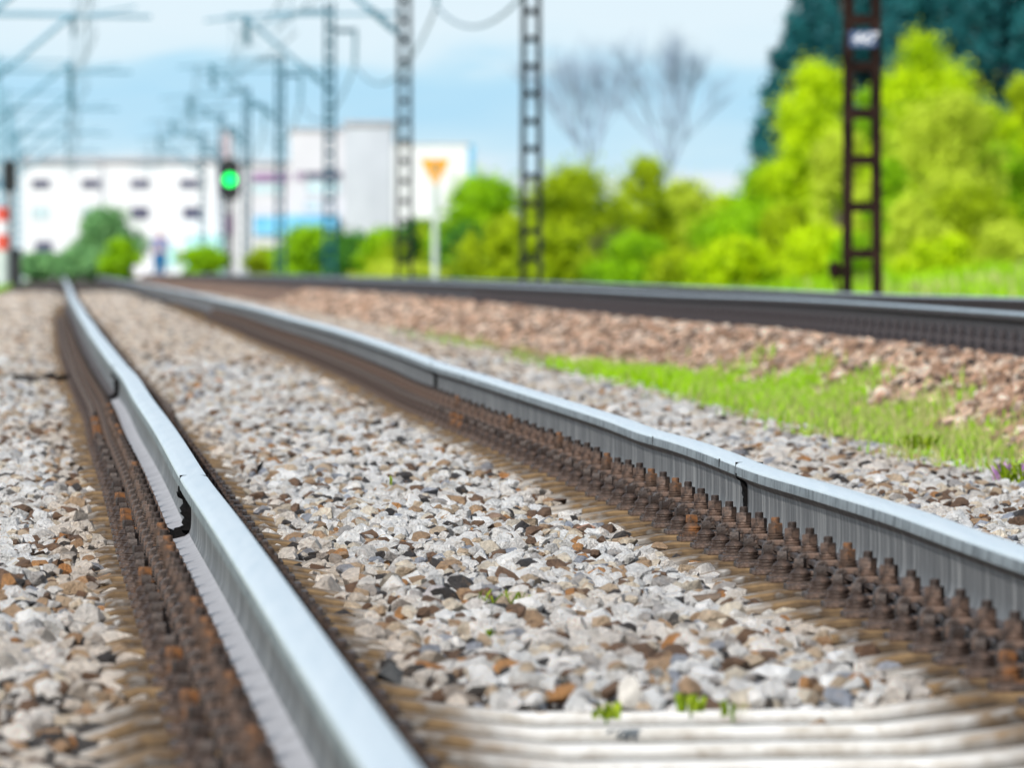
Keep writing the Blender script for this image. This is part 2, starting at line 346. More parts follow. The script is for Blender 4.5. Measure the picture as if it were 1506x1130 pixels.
def rail(u, off, zoff, Y0, Y1, label, dark=False, group=None, foot='rail_foot'):
    e = empty('rail', P(u, 0, max(Y0, 15))); e.location = (0,0,0)
    fx = lambda Y: xl(Y)+u+off(Y); fz = lambda Y: zr(Y)+CZ+zoff(Y); Ys = ysamp(Y0, Y1)
    mt = (M['rail_dark_top'], M['rail_dark'], M['rail_dark']) if dark else (M['rail_top'], M['rail_side'], M[foot])
    full = TOPP + HEAD[1:]; headp = mir(HEAD)[:-1] + TOPP + HEAD[1:]
    hd = sweep('rail_head', [(a, b_) for a, b_ in mir(HEAD)[:-1]+TOPP+HEAD[1:]], fx, fz, Ys, mt[0], e)
    # the lower flanks of the head are unpolished
    hd.data.materials.append(mt[1]); hd.data.materials.append(M['rail_gauge'] if not dark else mt[1]); n = len(headp)-1
    mi = [(1 if (k % n) in (0, 1, 2, n-1, n-2, n-3) else (2 if (k % n) in (3, n-4) else 0)) for k in range(len(hd.data.polygons))]
    if dark: mi = [(1 if (k % n) in (0, 1, 2, 3, n-1, n-2, n-3, n-4) else 0) for k in range(len(hd.data.polygons))]
    hd.data.polygons.foreach_set('material_index', mi)
    sweep('rail_web', mir(WEB) + [(None, None)][:0] + WEB, fx, fz, Ys, mt[1], e) if False else None
    w = WEB; ring = [(-a, b_) for a, b_ in w]
    mbw = sweep('rail_web', w, fx, fz, Ys, mt[1], e)
    # join left flank of the web into the same mesh
    me = mbw.data; v = [tuple(x.co) for x in me.vertices]; f = [tuple(p.vertices) for p in me.polygons]
    m2 = MB(); m2.add(v, f)
    vl = []
    for Y in Ys:
        X = float(fx(Y)); Z = float(fz(Y)); vl += [(X-a, Y, Z+b_) for a, b_ in reversed(w)]
    n = len(w); m2.add(vl, [(i*n+k, i*n+k+1, (i+1)*n+k+1, (i+1)*n+k) for i in range(len(Ys)-1) for k in range(n-1)])
    mbw.data = m2.mesh('rail_web', mt[1], smooth=40); bpy.data.meshes.remove(me)
    sweep('rail_foot', list(reversed([(a, b_) for a, b_ in (mir(FOOT)+FOOT)])), fx, fz, Ys, mt[2], e, closed=True)
    tag(e, label, 'rail', group); return e
# joints
JL = [28.4, 51.2]; JR = [29.3, 50.8]
def joint(u, off, zoff, Y, parent, side=-1, wide=.012, d=.10):
    # dark insulating insert that stands proud of the rail's cross-section
    r = random.Random(int(Y*10)); X = float(xl(Y)+u+off(Y)); Z = float(zr(Y)+CZ+zoff(Y)); mb = MB()
    prof = tall([(.036,-.030), (.034,-.043), (.016,-.052), (.0105,-.062), (.0090,-.080), (.0090,-.100), (.0105,-.118), (.017,-.131), (.030,-.139), (.052,-.1445), (.078,-.150)])
    prof = [p for a_, b_ in zip(prof, prof[1:]) for p in (a_, ((a_[0]+b_[0])/2, (a_[1]+b_[1])/2))] + [prof[-1]]
    for s in (-1, 1):
        vs = []; fs = []
        for j, t in enumerate((-.5, -.42, -.15, .15, .42, .5)):
            for k, (a, b_) in enumerate(prof):
                g = wide*(.35+1.1*r.random()) if abs(t) < .45 else -.004
                if k < 3: g *= .25
                nx, nz = (1, 0) if k < 14 else (.25, .97)
                vs.append((X+s*(a+nx*g), Y+t*d, Z+b_+nz*g))
        n = len(prof)
        for j in range(5):
            for k in range(n-1): fs.append((j*n+k, j*n+k+1, (j+1)*n+k+1, (j+1)*n+k))
        mb.add(vs, fs)
    mb.box((X, Y, Z-.016), (.0748, .006, .030)) 
    return mb.build('insulating_insert', M['black'], parent, smooth=50)
zero = lambda Y: 0*np.asarray(Y, float)
rl = []
segsL = [(6, JL[0], 'left rail of the near track, piece nearest the camera at the bottom of the photo'),
         (JL[0], JL[1], 'left rail of the near track, piece between its two dark joints'),
         (JL[1], 620, 'left rail of the near track, far piece running back to the horizon')]
for a, b_, lb in segsL: rl.append(rail(0, wobL, dipL, a, b_, lb, group='rails of the near track', foot='rust' if a > 50 else 'rail_foot'))
joint(0, wobL, dipL, JL[0], rl[0], wide=.020, d=.22); joint(0, wobL, dipL, JL[1], rl[1], wide=.018, d=.3)
rr = []
segsR = [(6, JR[0], 'right rail of the near track, piece that leaves the photo at the right'),
         (JR[0], JR[1], 'right rail of the near track, piece between its two dark joints'),
         (JR[1], 620, 'right rail of the near track, far piece curving away to the horizon')]
for a, b_, lb in segsR: rr.append(rail(1.505, wobR, dipR, a, b_, lb, group='rails of the near track', foot='rust'))
joint(1.505, wobR, dipR, JR[0], rr[0], wide=.008, d=.14); joint(1.505, wobR, dipR, JR[1], rr[1], wide=.010, d=.22)
dz2r = lambda Y: dz2(Y)+.02
def notch(Y, parent):
    X = float(xl(Y)+1.505+wobR(Y)); Z = float(zr(Y)+CZ+dipR(Y)); mb = MB(); mb.box((X-.0372, Y, Z-.022), (.0022, .035, .026))
    mb.build('notch', M['black'], parent)
notch(33.2, rr[1]); notch(30.0, rr[1])
w2 = lambda Y: .012*np.sin(np.asarray(Y)*.12)
rail(U2, w2, dz2r, 30, 620, 'front rail of the raised second track, dark side with a thin shiny top', True, 'rails of the second track')
rail(U2+1.505, w2, dz2r, 30, 620, 'back rail of the raised second track, a thin bright line against the greenery', True, 'rails of the second track')

# ------------------------------------------------------------------ sleepers and fastenings
def sleeper_mesh():
    # sections along x (sleeper axis): (x, z_top, half width top)
    S = [(-1.25,-.262,.085), (-1.235,-.252,.095), (-1.10,-.222,.10), (-.985,-.186,.105), (-.53,-.186,.105), (-.44,-.200,.10), (-.30,-.216,.09), (.30,-.216,.09), (.44,-.200,.10), (.53,-.186,.105), (.985,-.186,.105), (1.10,-.222,.10), (1.235,-.252,.095), (1.25,-.262,.085)]
    vs = []; fs = []
    for (x, z, w) in S:
        ring = [(-w-.035, -.40), (-w-.006, z-.016), (-w, z-.006), (-w+.010, z-.001), (-w+.03, z), (w-.03, z), (w-.010, z-.001), (w, z-.006), (w+.006, z-.016), (w+.035, -.40)]
        vs += [(x, a, b_) for a, b_ in ring]
    n = 10
    for i in range(len(S)-1):
        for k in range(n): k2 = (k+1) % n; fs.append((i*n+k, (i+1)*n+k, (i+1)*n+k2, i*n+k2))
    fs.append(tuple(range(n))); fs.append(tuple((len(S)-1)*n+k for k in range(n))[::-1])
    mb = MB(); mb.add(vs, fs); return mb.mesh('sleeper', M['concrete'], smooth=35)
ME_sl = sleeper_mesh()
def plate_mesh():
    mb = MB(); mb.box((0, 0, -.1795), (.41, .16, .013)); mb.box((0, 0, -.1655), (.27, .155, .011))
    for s in (-1, 1):
        mb.box((s*.084, 0, -.153), (.014, .155, .018)); mb.box((s*.130, 0, -.154), (.012, .155, .016))
    return mb.mesh('baseplate', M['rust'], bevel=.0025)
ME_pl = plate_mesh()
def clip_mesh(s):     # ribbed clamp: sits astride the rib, toe on the rail foot
    mb = MB(); x0 = .060; x1 = .138
    prof = [(x0, -.143), (x0+.004, -.1255), (x0+.014, -.119), (x1-.016, -.119), (x1-.005, -.124), (x1, -.136), (x1, -.160), (x1-.015, -.160), (x1-.015, -.140), (x1-.022, -.134), (.094, -.134), (.089, -.140), (.084, -.1455)]
    vs = [(s*a, t*.029, b_) for t in (-1, 1) for a, b_ in prof]; n = len(prof)
    fs = [tuple(range(n)) if s < 0 else tuple(range(n))[::-1], tuple(n+k for k in range(n))[::-1] if s < 0 else tuple(n+k for k in range(n))]
    for k in range(n):
        k2 = (k+1) % n; fs.append((k, k2, n+k2, n+k) if s > 0 else (k2, k, n+k, n+k2))
    mb.add(vs, fs); return mb.mesh('rail_clip', M['rust'], bevel=.003)
def bolt_mesh(s, mat, rot):
    mb = MB(); x = s*.106
    mb.lathe((x, 0, 0), [(.0215, -.1188), (.0215, -.1155)], 18)
    mb.lathe((x+.001, 0, 0), [(.0185, -.1153), (.0200, -.112), (.0200, -.110), (.0185, -.1085)], 18)
    mb.lathe((x-.001, 0, 0), [(.0185, -.1082), (.0200, -.106), (.0200, -.104), (.0185, -.1025)], 18)
    mb.lathe((x, 0, 0), [(.0185, -.1022), (.0200, -.1005), (.0200, -.079), (.0180, -.0765)], 6, rot=rot)
    mb.lathe((x, 0, 0), [(.0108, -.0765), (.0108, -.064), (.0090, -.0615)], 14)
    return mb.mesh('clip_bolt', mat, smooth=30)
def screw_mesh(s, mat, rot):
    mb = MB(); x = s*.168
    mb.box((x, 0, -.170), (.062, .060, .006), rz=rot*.3)
    mb.lathe((x, 0, 0), [(.025, -.1668), (.026, -.163), (.026, -.160), (.023, -.158)], 18)
    mb.lathe((x, 0, 0), [(.022, -.1578), (.0235, -.155), (.022, -.152)], 18)
    mb.lathe((x, 0, 0), [(.024, -.1518), (.025, -.149), (.021, -.144), (.0150, -.139), (.0120, -.136)], 18)
    mb.lathe((x, 0, 0), [(.0155, -.1358), (.0165, -.134), (.0160, -.117), (.0140, -.1145)], 4, rot=PI/4+rot)
    return mb.mesh('coach_screw', mat, smooth=30)
ME_clip = {s: clip_mesh(s) for s in (-1, 1)}
ME_bolt = {s: [bolt_mesh(s, M['rust_orange'] if k == 4 else M['rust'], k*.37) for k in range(5)] for s in (-1, 1)}
ME_scr = {s: [screw_mesh(s, M['rust_orange'] if k == 4 else M['rust'], (k-2)*.22) for k in range(5)] for s in (-1, 1)}
def join_meshes(name, items, mats):
    bm = bmesh.new()
    for me, mx in items:
        t = bmesh.new(); t.from_mesh(me); t.transform(mx); tmp = bpy.data.meshes.new('tmp'); t.to_mesh(tmp); t.free(); bm.from_mesh(tmp); bpy.data.meshes.remove(tmp)
    me = bpy.data.meshes.new(name); bm.to_mesh(me); bm.free()
    for m in mats: me.materials.append(m)
    return me
I4 = Matrix.Identity(4)
ME_fast = {s: join_meshes('fastening', [(ME_clip[s], I4), (ME_bolt[s][0], I4), (ME_scr[s][1], I4)], [M['rust']]) for s in (-1, 1)}
def dark_copy(me):
    c = me.copy(); c.materials.clear(); c.materials.append(M['rail_dark']); return c
ME_sl2 = ME_sl.copy(); ME_sl2.materials.clear(); ME_sl2.materials.append(M['concrete_far'])
ME_pl2 = dark_copy(ME_pl); ME_fast2 = dark_copy(ME_fast[-1])
def child(name, me, par, loc=(0,0,0)):
    o = bpy.data.objects.new(name, me); col.objects.link(o); o.parent = par; o.location = loc; return o
SP = .6
def yaw_at(Y): return -math.atan2(float(xl(Y+1)-xl(Y-1)), 2.0)
k = 0; Y = 12.3
while Y < 150:
    uL, uR = float(wobL(Y)), 1.505+float(wobR(Y)); zL, zR_ = float(dipL(Y))-.020, float(dipR(Y))-.020
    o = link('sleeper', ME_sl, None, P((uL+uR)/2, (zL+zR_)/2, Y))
    o.rotation_euler = (0, -math.atan2(zR_-zL, 1.505), yaw_at(Y)+rnd.uniform(-.004, .004))
    if Y < 19.9: lb, gp = 'pale bare concrete sleeper at the bottom of the photo, hardly covered by stones', 'bare concrete sleepers nearest the camera'
    elif Y < 50: lb, gp = 'concrete sleeper half buried in pale ballast with rusty bolts beside both rails', 'sleepers of the near track among the sharp stones'
    else: lb, gp = 'distant concrete sleeper of the near track nearly hidden in blurred ballast', 'far sleepers of the near track'
    tag(o, lb, 'sleeper', gp)
    hw = (uR-uL)/2
    for sx in (-1, 1):
        x = sx*hw
        if Y < 100: child('baseplate', ME_pl, o, (x, 0, 0))
        if Y < 46:
            for s in (-1, 1):
                jy = rnd.uniform(-.006, .006)
                child('rail_clip', ME_clip[s], o, (x, jy, 0)); child('clip_bolt', rnd.choice(ME_bolt[s]), o, (x, jy, rnd.uniform(-.004, .003)))
                if sx < 0 and s > 0: continue
                child('coach_screw', rnd.choice(ME_scr[s]), o, (x+rnd.uniform(-.004, .004), rnd.uniform(-.03, .03), 0))
        elif Y < 110:
            for s in ((-1, 1) if sx < 0 else (-1,)): child('rail_fastening', ME_fast[s], o, (x, 0, 0))
    Y += SP*rnd.uniform(.985, 1.015); k += 1
Y = 38.
while Y < 120:
    d = float(dz2(Y)); o = link('sleeper', ME_sl2, None, P(U2+.7525, d, Y)); o.rotation_euler.z = yaw_at(Y)
    tag(o, 'dark sleeper of the raised second track showing only its end under the front rail', 'sleeper', 'sleepers of the second track')
    child('baseplate', ME_pl2, o, (-.7525, 0, 0)); child('rail_fastening', ME_fast2, o, (-.7525, 0, 0))
    Y += SP

# ------------------------------------------------------------------ ballast (instanced crushed stones)
def stones_group(name, mat, nvar=10, npts=15, sub=False):
    ng = bpy.data.node_groups.new(name, 'GeometryNodeTree')
    ng.interface.new_socket('Geometry', in_out='INPUT', socket_type='NodeSocketGeometry'); ng.interface.new_socket('Geometry', in_out='OUTPUT', socket_type='NodeSocketGeometry')
    nn = ng.nodes; L = ng.links.new; gi = nn.new('NodeGroupInput'); go = nn.new('NodeGroupOutput')
    g2i = nn.new('GeometryNodeGeometryToInstance')
    r = random.Random(5)
    for i in range(nvar):
        pt = nn.new('GeometryNodePoints'); pt.inputs['Count'].default_value = r.randint(npts-3, npts+4)
        rv = nn.new('FunctionNodeRandomValue'); rv.data_type = 'FLOAT_VECTOR'; rv.inputs[0].default_value = (-1,-1,-1); rv.inputs[1].default_value = (1,1,1); rv.inputs['Seed'].default_value = i*13+3
        nm = nn.new('ShaderNodeVectorMath'); nm.operation = 'NORMALIZE'; L(rv.outputs[0], nm.inputs[0])
        ml = nn.new('ShaderNodeVectorMath'); ml.operation = 'MULTIPLY'; L(nm.outputs[0], ml.inputs[0]); ml.inputs[1].default_value = (1.0, r.uniform(.62, .9), r.uniform(.48, .72))
        L(ml.outputs[0], pt.inputs['Position'])
        ch = nn.new('GeometryNodeConvexHull'); L(pt.outputs[0], ch.inputs[0])
        last = ch.outputs[0]
        L(last, g2i.inputs[0])
    sm = nn.new('GeometryNodeSetMaterial'); sm.inputs['Material'].default_value = mat; L(g2i.outputs[0], sm.inputs[0])
    iop = nn.new('GeometryNodeInstanceOnPoints'); L(gi.outputs[0], iop.inputs['Points']); L(sm.outputs[0], iop.inputs['Instance']); iop.inputs['Pick Instance'].default_value = True
    ri = nn.new('FunctionNodeRandomValue'); ri.data_type = 'INT'; ri.inputs[4].default_value = 0; ri.inputs[5].default_value = nvar-1
    L(ri.outputs[2], iop.inputs['Instance Index'])
    rr_ = nn.new('FunctionNodeRandomValue'); rr_.data_type = 'FLOAT_VECTOR'; rr_.inputs[0].default_value = (-.55,-.55,0); rr_.inputs[1].default_value = (.55,.55,6.28); rr_.inputs['Seed'].default_value = 9
    L(rr_.outputs[0], iop.inputs['Rotation'])
    na = nn.new('GeometryNodeInputNamedAttribute'); na.data_type = 'FLOAT'; na.inputs[0].default_value = 'size'; L(na.outputs[0], iop.inputs['Scale'])
    L(iop.outputs[0], go.inputs[0]); return ng
NG = stones_group('crushed_stones', M['stone'])
PAL1 = np.array([[.95,.93,.91],[.90,.87,.83],[.78,.75,.72],[.97,.96,.94],[.50,.47,.45],[.40,.43,.50],[.62,.48,.34],[.50,.33,.20],[.20,.12,.075],[.055,.05,.05],[.55,.27,.10],[.84,.74,.60]])
W1 = np.array([.24,.13,.05,.22,.055,.035,.065,.065,.085,.05,.02,.085]); W1 /= W1.sum()
PAL2 = np.array([[.66,.47,.36],[.46,.31,.23],[.32,.21,.15],[.84,.68,.56],[.94,.87,.80],[.16,.11,.09],[.08,.065,.06],[.50,.42,.38]])
W2 = np.array([.17,.16,.12,.15,.13,.12,.08,.07]); W2 /= W2.sum()
def fbm(x, y, s, seed):
    r = np.random.RandomState(seed); v = 0
    for k in range(5):
        a = r.uniform(0, 6.28, 3); f = s*(1.6**k); t = r.uniform(0, 6.28)
        v = v + np.sin((x*math.cos(t)+y*math.sin(t))*f + a[0] + 1.3*np.sin((x*math.sin(t)-y*math.cos(t))*f*.7+a[1]))/(1+k*.5)
    return v/2.6
def scatter(name, u, Y, dzv, size, tint, label):
    x = xl(Y)+u; z = zr(Y)+hb(u, Y)+dzv+CZ
    me = bpy.data.meshes.new(name); me.vertices.add(len(u)); me.vertices.foreach_set('co', np.stack([x, Y, z], 1).astype(np.float32).ravel())
    a = me.attributes.new('size', 'FLOAT', 'POINT'); a.data.foreach_set('value', size.astype(np.float32))
    c = me.attributes.new('tint', 'FLOAT_COLOR', 'POINT'); c.data.foreach_set('color', np.concatenate([tint, np.ones((len(u), 1))], 1).astype(np.float32).ravel())
    me.materials.append(M['stone']); me.update()
    o = link(name, me); md = o.modifiers.new('stones', 'NODES'); md.node_group = NG
    tag(o, label, 'ballast', kind='stuff'); return o
def field(u0f, u1f, Y0, Y1, dens, seed):
    r = np.random.RandomState(seed); us = []; ys = []
    for a in np.arange(Y0, Y1, 2.0):
        ym = a+1.0; lo, hi = u0f(ym), u1f(ym)
        if hi <= lo: continue
        n = int((hi-lo)*2.0*dens(ym)); us.append(r.uniform(lo, hi, n)); ys.append(r.uniform(a, a+2, n))
    return np.concatenate(us), np.concatenate(ys), r
def ulim(px, Y, marg): return (px-753)/F*Y - float(xl(Y)) + marg
# near track
# near track ballast: denser where the stones are large in the picture
u, Y, r = field(lambda y: max(-1.5, ulim(0, y, -.35)), lambda y: min(3.6, ulim(1506, y, 1.1)), 12.5, 70, lambda y: 560 if y < 45 else 460, 11)
v = np.abs(np.abs(u-.7525)-.7525)            # distance from the nearest rail
bare = (Y < 19.0+.5*fbm(u*4, Y, 2.2, 4)) & (u > -.36) & (u < 2.3)
keep = r.uniform(size=len(u)) < np.where(v < .09, .0, np.where(v < .20, .10, np.where(v < .27, .30, np.where(v < .42, np.clip(.72+.55*fbm(u*2,Y,1.3,44),.12,1), 1.0))))
keep &= ~(bare & (r.uniform(size=len(u)) > .13))
keep &= ~((u > 3.1) & (r.uniform(size=len(u)) > .6))
u, Y, v = u[keep], Y[keep], v[keep]; n = len(u)
size = .0145 + .034*r.beta(1.3, 2.5, n); size[r.uniform(size=n) < .025] *= 1.45
lump = .010*fbm(u, Y, 3.5, 8)
dzv = r.uniform(-.036, .014, n) + lump*np.where(v < .4, .5, 1) + .006
nearb = (Y < 19.4); dzv[nearb] -= .03
idx = r.choice(len(PAL1), n, p=W1); tint = PAL1[idx]*r.uniform(.82, 1.14, (n, 1))
zn = fbm(u*1.2, Y*.35, 1.5, 21); brown = np.clip(.02+.55*zn + np.where(v < .36, .42, 0) + .16*(Y < 23) + .20*np.clip((Y-52)/20, 0, 1), 0, .65)[:, None]
brown[(np.abs(Y-27) < 2.2) & (v > .4)] *= .25
tint = tint*(1-brown) + brown*tint*np.array([.78,.62,.47])
scatter('ballast', u, Y, dzv, size, tint, 'pale crushed stone ballast lying between and beside the near track rails')
# far part of the near track
u, Y, r = field(lambda y: max(-1.6, ulim(0, y, -.4)), lambda y: min(3.2, ulim(1506, y, .4)), 70, 230, lambda y: 300 if y < 110 else 120, 12)
v = np.abs(np.abs(u-.7525)-.7525); keep = (v > .1) & (r.uniform(size=len(u)) < np.where(v < .22, .45, 1)); u, Y, v = u[keep], Y[keep], v[keep]; n = len(u)
size = r.uniform(.020, .046, n)*np.where(Y > 110, 1.5, 1); idx = r.choice(len(PAL1), n, p=W1); tint = PAL1[idx]*np.array([.98,.88,.78])
scatter('distant_ballast', u, Y, r.uniform(-.02, .008, n), size, tint, 'blurred brownish ballast on the distant stretch of the near track')
# second track's ballast
u, Y, r = field(lambda y: 3.55, lambda y: min(7.4, ulim(1506, y, 1.3)), 30, 190, lambda y: 560 if y < 75 else (380 if y < 110 else 150), 13)
vv = np.abs(u-U2); ok = ((u < 4.6) | (Y > 90) | (u > 4.6) & (r.uniform(size=len(u)) < .4)) & (vv > .09) & ((vv > .26) | (r.uniform(size=len(u)) < .3))
u, Y = u[ok], Y[ok]; n = len(u)
size = (.018+.030*r.beta(1.6, 2, n))*np.where(Y > 110, 1.6, 1.1); idx = r.choice(len(PAL2), n, p=W2); tint = PAL2[idx]*r.uniform(.85, 1.4, (n, 1))*np.array([1.06, .93, .82])
scatter('red_ballast', u, Y, r.uniform(-.03, .02, n)+.014*fbm(u, Y, 3, 5), size, tint, 'reddish brown ballast shoulder sloping up to the raised second track')

# ------------------------------------------------------------------ single stones that stand out
def lone_stone(px, py, zrel, size, c, label, seed, dims=(1, .8, .6), n=16, tilt=(0,0,0), spec=.2):
    s_guess = (py-335)/(.66-zrel); Yd = F/s_guess; r = random.Random(seed); X = (px-753)/F*Yd
    bm = bmesh.new()
    for _ in range(n):
        p = Vector((r.gauss(0,1), r.gauss(0,1), r.gauss(0,1))).normalized(); bm.verts.new((p.x*dims[0]*size, p.y*dims[1]*size, p.z*dims[2]*size))
    res = bmesh.ops.convex_hull(bm, input=bm.verts); bmesh.ops.delete(bm, geom=[g for g in res['geom_interior']+res['geom_unused'] if isinstance(g, bmesh.types.BMVert)], context='VERTS')
    bmesh.ops.bevel(bm, geom=list(bm.edges), offset=size*.06, segments=1, affect='EDGES')
    me = bpy.data.meshes.new('stone'); bm.to_mesh(me); bm.free()
    me.materials.append(noise_mat('lone_stone_face', tuple(a*.6 for a in c), c, 30, .75, 0, .6, bscale=90, bdist=.006))
    o = link('stone', me, None, (X, Yd, float(zr(Yd))+zrel+CZ)); o.rotation_euler = tilt; tag(o, label, 'stone')
lone_stone(381, 688, -.158, .031, (.012,.011,.012), 'small black pointed stone just right of the left rail', 1, (.9,.8,.9), 8, (.2,.3,.4))
lone_stone(624, 733, -0.172, .024, (.10,.09,.085), 'dark grey block of stone alone between the rails', 2, (1,.8,.75), 12)
lone_stone(726, 762, -0.170, .036, (.20,.13,.09), 'wide brown stone lying between the rails above the white stones', 3, (1.1,.8,.5), 14)
lone_stone(860, 776, -0.172, .034, (.36,.19,.12), 'reddish block of stone near the coach screws of the right rail', 4, (1.1,.7,.45), 10)
lone_stone(575, 857, -0.172, .030, (.22,.19,.15), 'rounded grey brown stone in front of the white stones', 5, (1,.9,.8), 26)
lone_stone(640, 872, -0.174, .036, (.36,.33,.33), 'large grey wedge stone left of the grass sprig', 6, (1.1,.8,.55), 9)
lone_stone(1040, 880, -0.167, .034, (.17,.12,.085), 'brown stone pair nearest the right rail bolts', 7, (1.2,.8,.55), 14)
lone_stone(572, 995, -0.177, .034, (.10,.10,.10), 'dark pyramid shaped stone close to the left rail at the bottom', 8, (1,.9,.85), 8)
lone_stone(860, 1005, -0.177, .036, (.08,.072,.06), 'flat nearly black stone just behind the bare sleepers', 9, (1.5,.8,.5), 14)
lone_stone(925, 1020, -0.172, .032, (.66,.62,.56), 'tall pale grey stone just behind the bare sleepers', 10, (.8,.7,1), 12)
# thin dark cable lying across the stones
mb = MB(); pts = [(-1.9,-.19), (-1.2,-.175), (-.88,-.172), (-.62,-.178), (-.45,-.168), (-.30,-.172), (-.18,-.165), (-.13,-.155)]
Yc = 60.5; mb.tube([P(a, b_, Yc + .4*math.sin(a*6)) for a, b_ in pts], .014, 8)
tag(mb.build('cable', M['black'], smooth=60), 'black cable lying across the ballast up to the left rail', 'cable')

# ------------------------------------------------------------------ grass strip, weeds
def blades(u, Y, h0, h, w, r, shade_mu, mat, name):
    n = len(u); x = xl(Y)+u; z = zr(Y)+hb(u, Y)+CZ+h0
    a = r.uniform(0, 2*PI, n); lean = r.uniform(0, .55, n)*h; dx, dy = np.cos(a)*lean, np.sin(a)*lean; b_ = r.uniform(0, PI, n); wx, wy = np.cos(b_)*w, np.sin(b_)*w
    p = lambda ox, oy, oz: np.stack([x+ox, Y+oy, z+oz], 1)
    q1 = np.stack([p(-wx, -wy, 0*h-.02), p(wx, wy, 0*h-.02), p(wx*.8+dx*.35, wy*.8+dy*.35, h*.6), p(-wx*.8+dx*.35, -wy*.8+dy*.35, h*.6)], 1)
    q2 = np.stack([p(-wx*.8+dx*.35, -wy*.8+dy*.35, h*.6), p(wx*.8+dx*.35, wy*.8+dy*.35, h*.6), p(dx+wx*.15, dy+wy*.15, h), p(dx-wx*.15, dy-wy*.15, h)], 1)
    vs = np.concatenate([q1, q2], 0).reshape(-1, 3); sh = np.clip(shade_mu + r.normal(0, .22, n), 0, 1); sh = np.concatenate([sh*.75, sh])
    return quads(name, vs, mat, sh)
r = np.random.RandomState(31)
n = 90000; Y = r.uniform(40, 100, n); uc = np.interp(Y, [40, 46, 52, 60, 68, 80, 100], [3.22, 3.38, 3.47, 3.44, 3.28, 3.0, 2.9]) + .05*np.sin(Y*.9) + .05*np.sin(Y*2.3+1); u = uc + r.normal(0, .18, n)*(1+.5*np.sin(Y*1.4))
pat = fbm(u*2, Y, .9, 3); dn = np.interp(Y, [40, 45, 48, 60, 67, 69.5, 71, 76, 86, 100], [.15, .3, .8, 1, .6, .12, .006, .004, .015, .002])
kp = (r.uniform(size=n) < dn*np.clip(.75+1.2*pat, .03, 1)) & (u > 2.6) & (u < 3.95); u, Y = u[kp], Y[kp]; gr_h = (.035+.065*r.beta(2, 2, len(u)))*np.interp(Y, [40, 50, 58], [.7, .95, 1.15])+.05*np.clip(fbm(u*3, Y*1.5, 1.6, 9), 0, 1)
dry = (r.uniform(size=len(u)) < np.interp(Y, [40, 50, 54, 60, 72, 84], [.6, .6, .35, .08, .35, .5]))
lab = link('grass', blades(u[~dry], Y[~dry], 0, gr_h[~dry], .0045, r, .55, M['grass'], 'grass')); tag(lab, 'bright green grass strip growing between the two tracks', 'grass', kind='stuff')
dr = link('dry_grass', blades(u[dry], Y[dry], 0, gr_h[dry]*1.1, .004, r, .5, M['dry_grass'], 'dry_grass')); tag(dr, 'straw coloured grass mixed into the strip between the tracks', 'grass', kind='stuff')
# rough grass in the field behind the second track
n = 26000; Y = r.uniform(70, 260, n); u = 8.3 + 14*r.beta(1, 2.2, n); h = r.uniform(.08, .30, n)
k = rise_fade(u, Y); z0 = (np.where(u > 8.6, -.46*(1-k)+hb(u, Y)*k, hb(u, Y)) - hb(u, Y))
tag(link('field_grass', blades(u, Y, z0, h, .02, r, .6, M['grass'], 'field_grass')), 'tall bright grass on the bank behind the second track', 'grass', kind='stuff')
n = 7000; Y = r.uniform(90, 200, n); u = 9 + 9*r.uniform(size=n); kp = fbm(u, Y*.3, .8, 2) > .25; u, Y = u[kp], Y[kp]; h = r.uniform(.1, .35, len(u))
k = rise_fade(u, Y); z0 = (np.where(u > 8.6, -.46*(1-k)+hb(u, Y)*k, hb(u, Y)) - hb(u, Y))
tag(link('reed_grass', blades(u, Y, z0, h, .02, r, .7, M['dry_grass'], 'reed_grass')), 'pale dry grass patches on the bank at the right', 'grass', kind='stuff')
n = 9000; Y = r.uniform(100, 420, n); u = -1.6 - 4*r.beta(1, 1.5, n)
tag(link('verge_grass', blades(u, Y, 0, r.uniform(.06, .2, n), .02, r, .4, M['grass'], 'verge_grass')), 'green verge at the far left edge of the near track', 'grass', kind='stuff')
def weed(px, py, zrel, n, h, w, label, seed, mat='weed', wide=.03, cat='weed', bend=.7):
    Yd = F/((py-335)/(.66-zrel)); X = (px-753)/F*Yd; r = np.random.RandomState(seed)
    e = empty('weed', (X, Yd, float(zr(Yd))+zrel+CZ)); mb = MB(); qs = []; sh = []
    for i in range(n):
        a = r.uniform(0, 2*PI); hh = h*r.uniform(.5, 1.1); l = hh*r.uniform(.3, 1.2)*bend; ox, oy = r.uniform(-wide, wide, 2); d = np.array([math.cos(a), math.sin(a)]); pr = np.array([-d[1], d[0]])*w
        prev = None; pts = [(0, 0), (.35, .55), (.7, .9), (1, 1.0)]; ws = [.5, 1, .8, .1]
        for (t, s), (t2, s2), wa, wb in zip(pts, pts[1:], ws, ws[1:]):
            A = [ox+d[0]*l*t, oy+d[1]*l*t, hh*s-.01]; B = [ox+d[0]*l*t2, oy+d[1]*l*t2, hh*s2-.01]
            qs += [[A[0]-pr[0]*wa, A[1]-pr[1]*wa, A[2]], [A[0]+pr[0]*wa, A[1]+pr[1]*wa, A[2]], [B[0]+pr[0]*wb, B[1]+pr[1]*wb, B[2]], [B[0]-pr[0]*wb, B[1]-pr[1]*wb, B[2]]]; sh.append(r.uniform(.2, 1))
    child('leaves', quads('leaves', np.array(qs), M[mat], np.array(sh)), e)
    mb.tube([(0,0,-.02), (0,0,.012)], .003, 6); mb.build('stem', M[mat], e); tag(e, label, cat)
weed(735, 884, -.168, 26, .035, .0028, 'low sprig of thin grass blades between the rails', 1, wide=.055, bend=1.6)
weed(722, 935, -.172, 9, .028, .003, 'tiny green sprout below the thin grass sprig', 2, wide=.006)
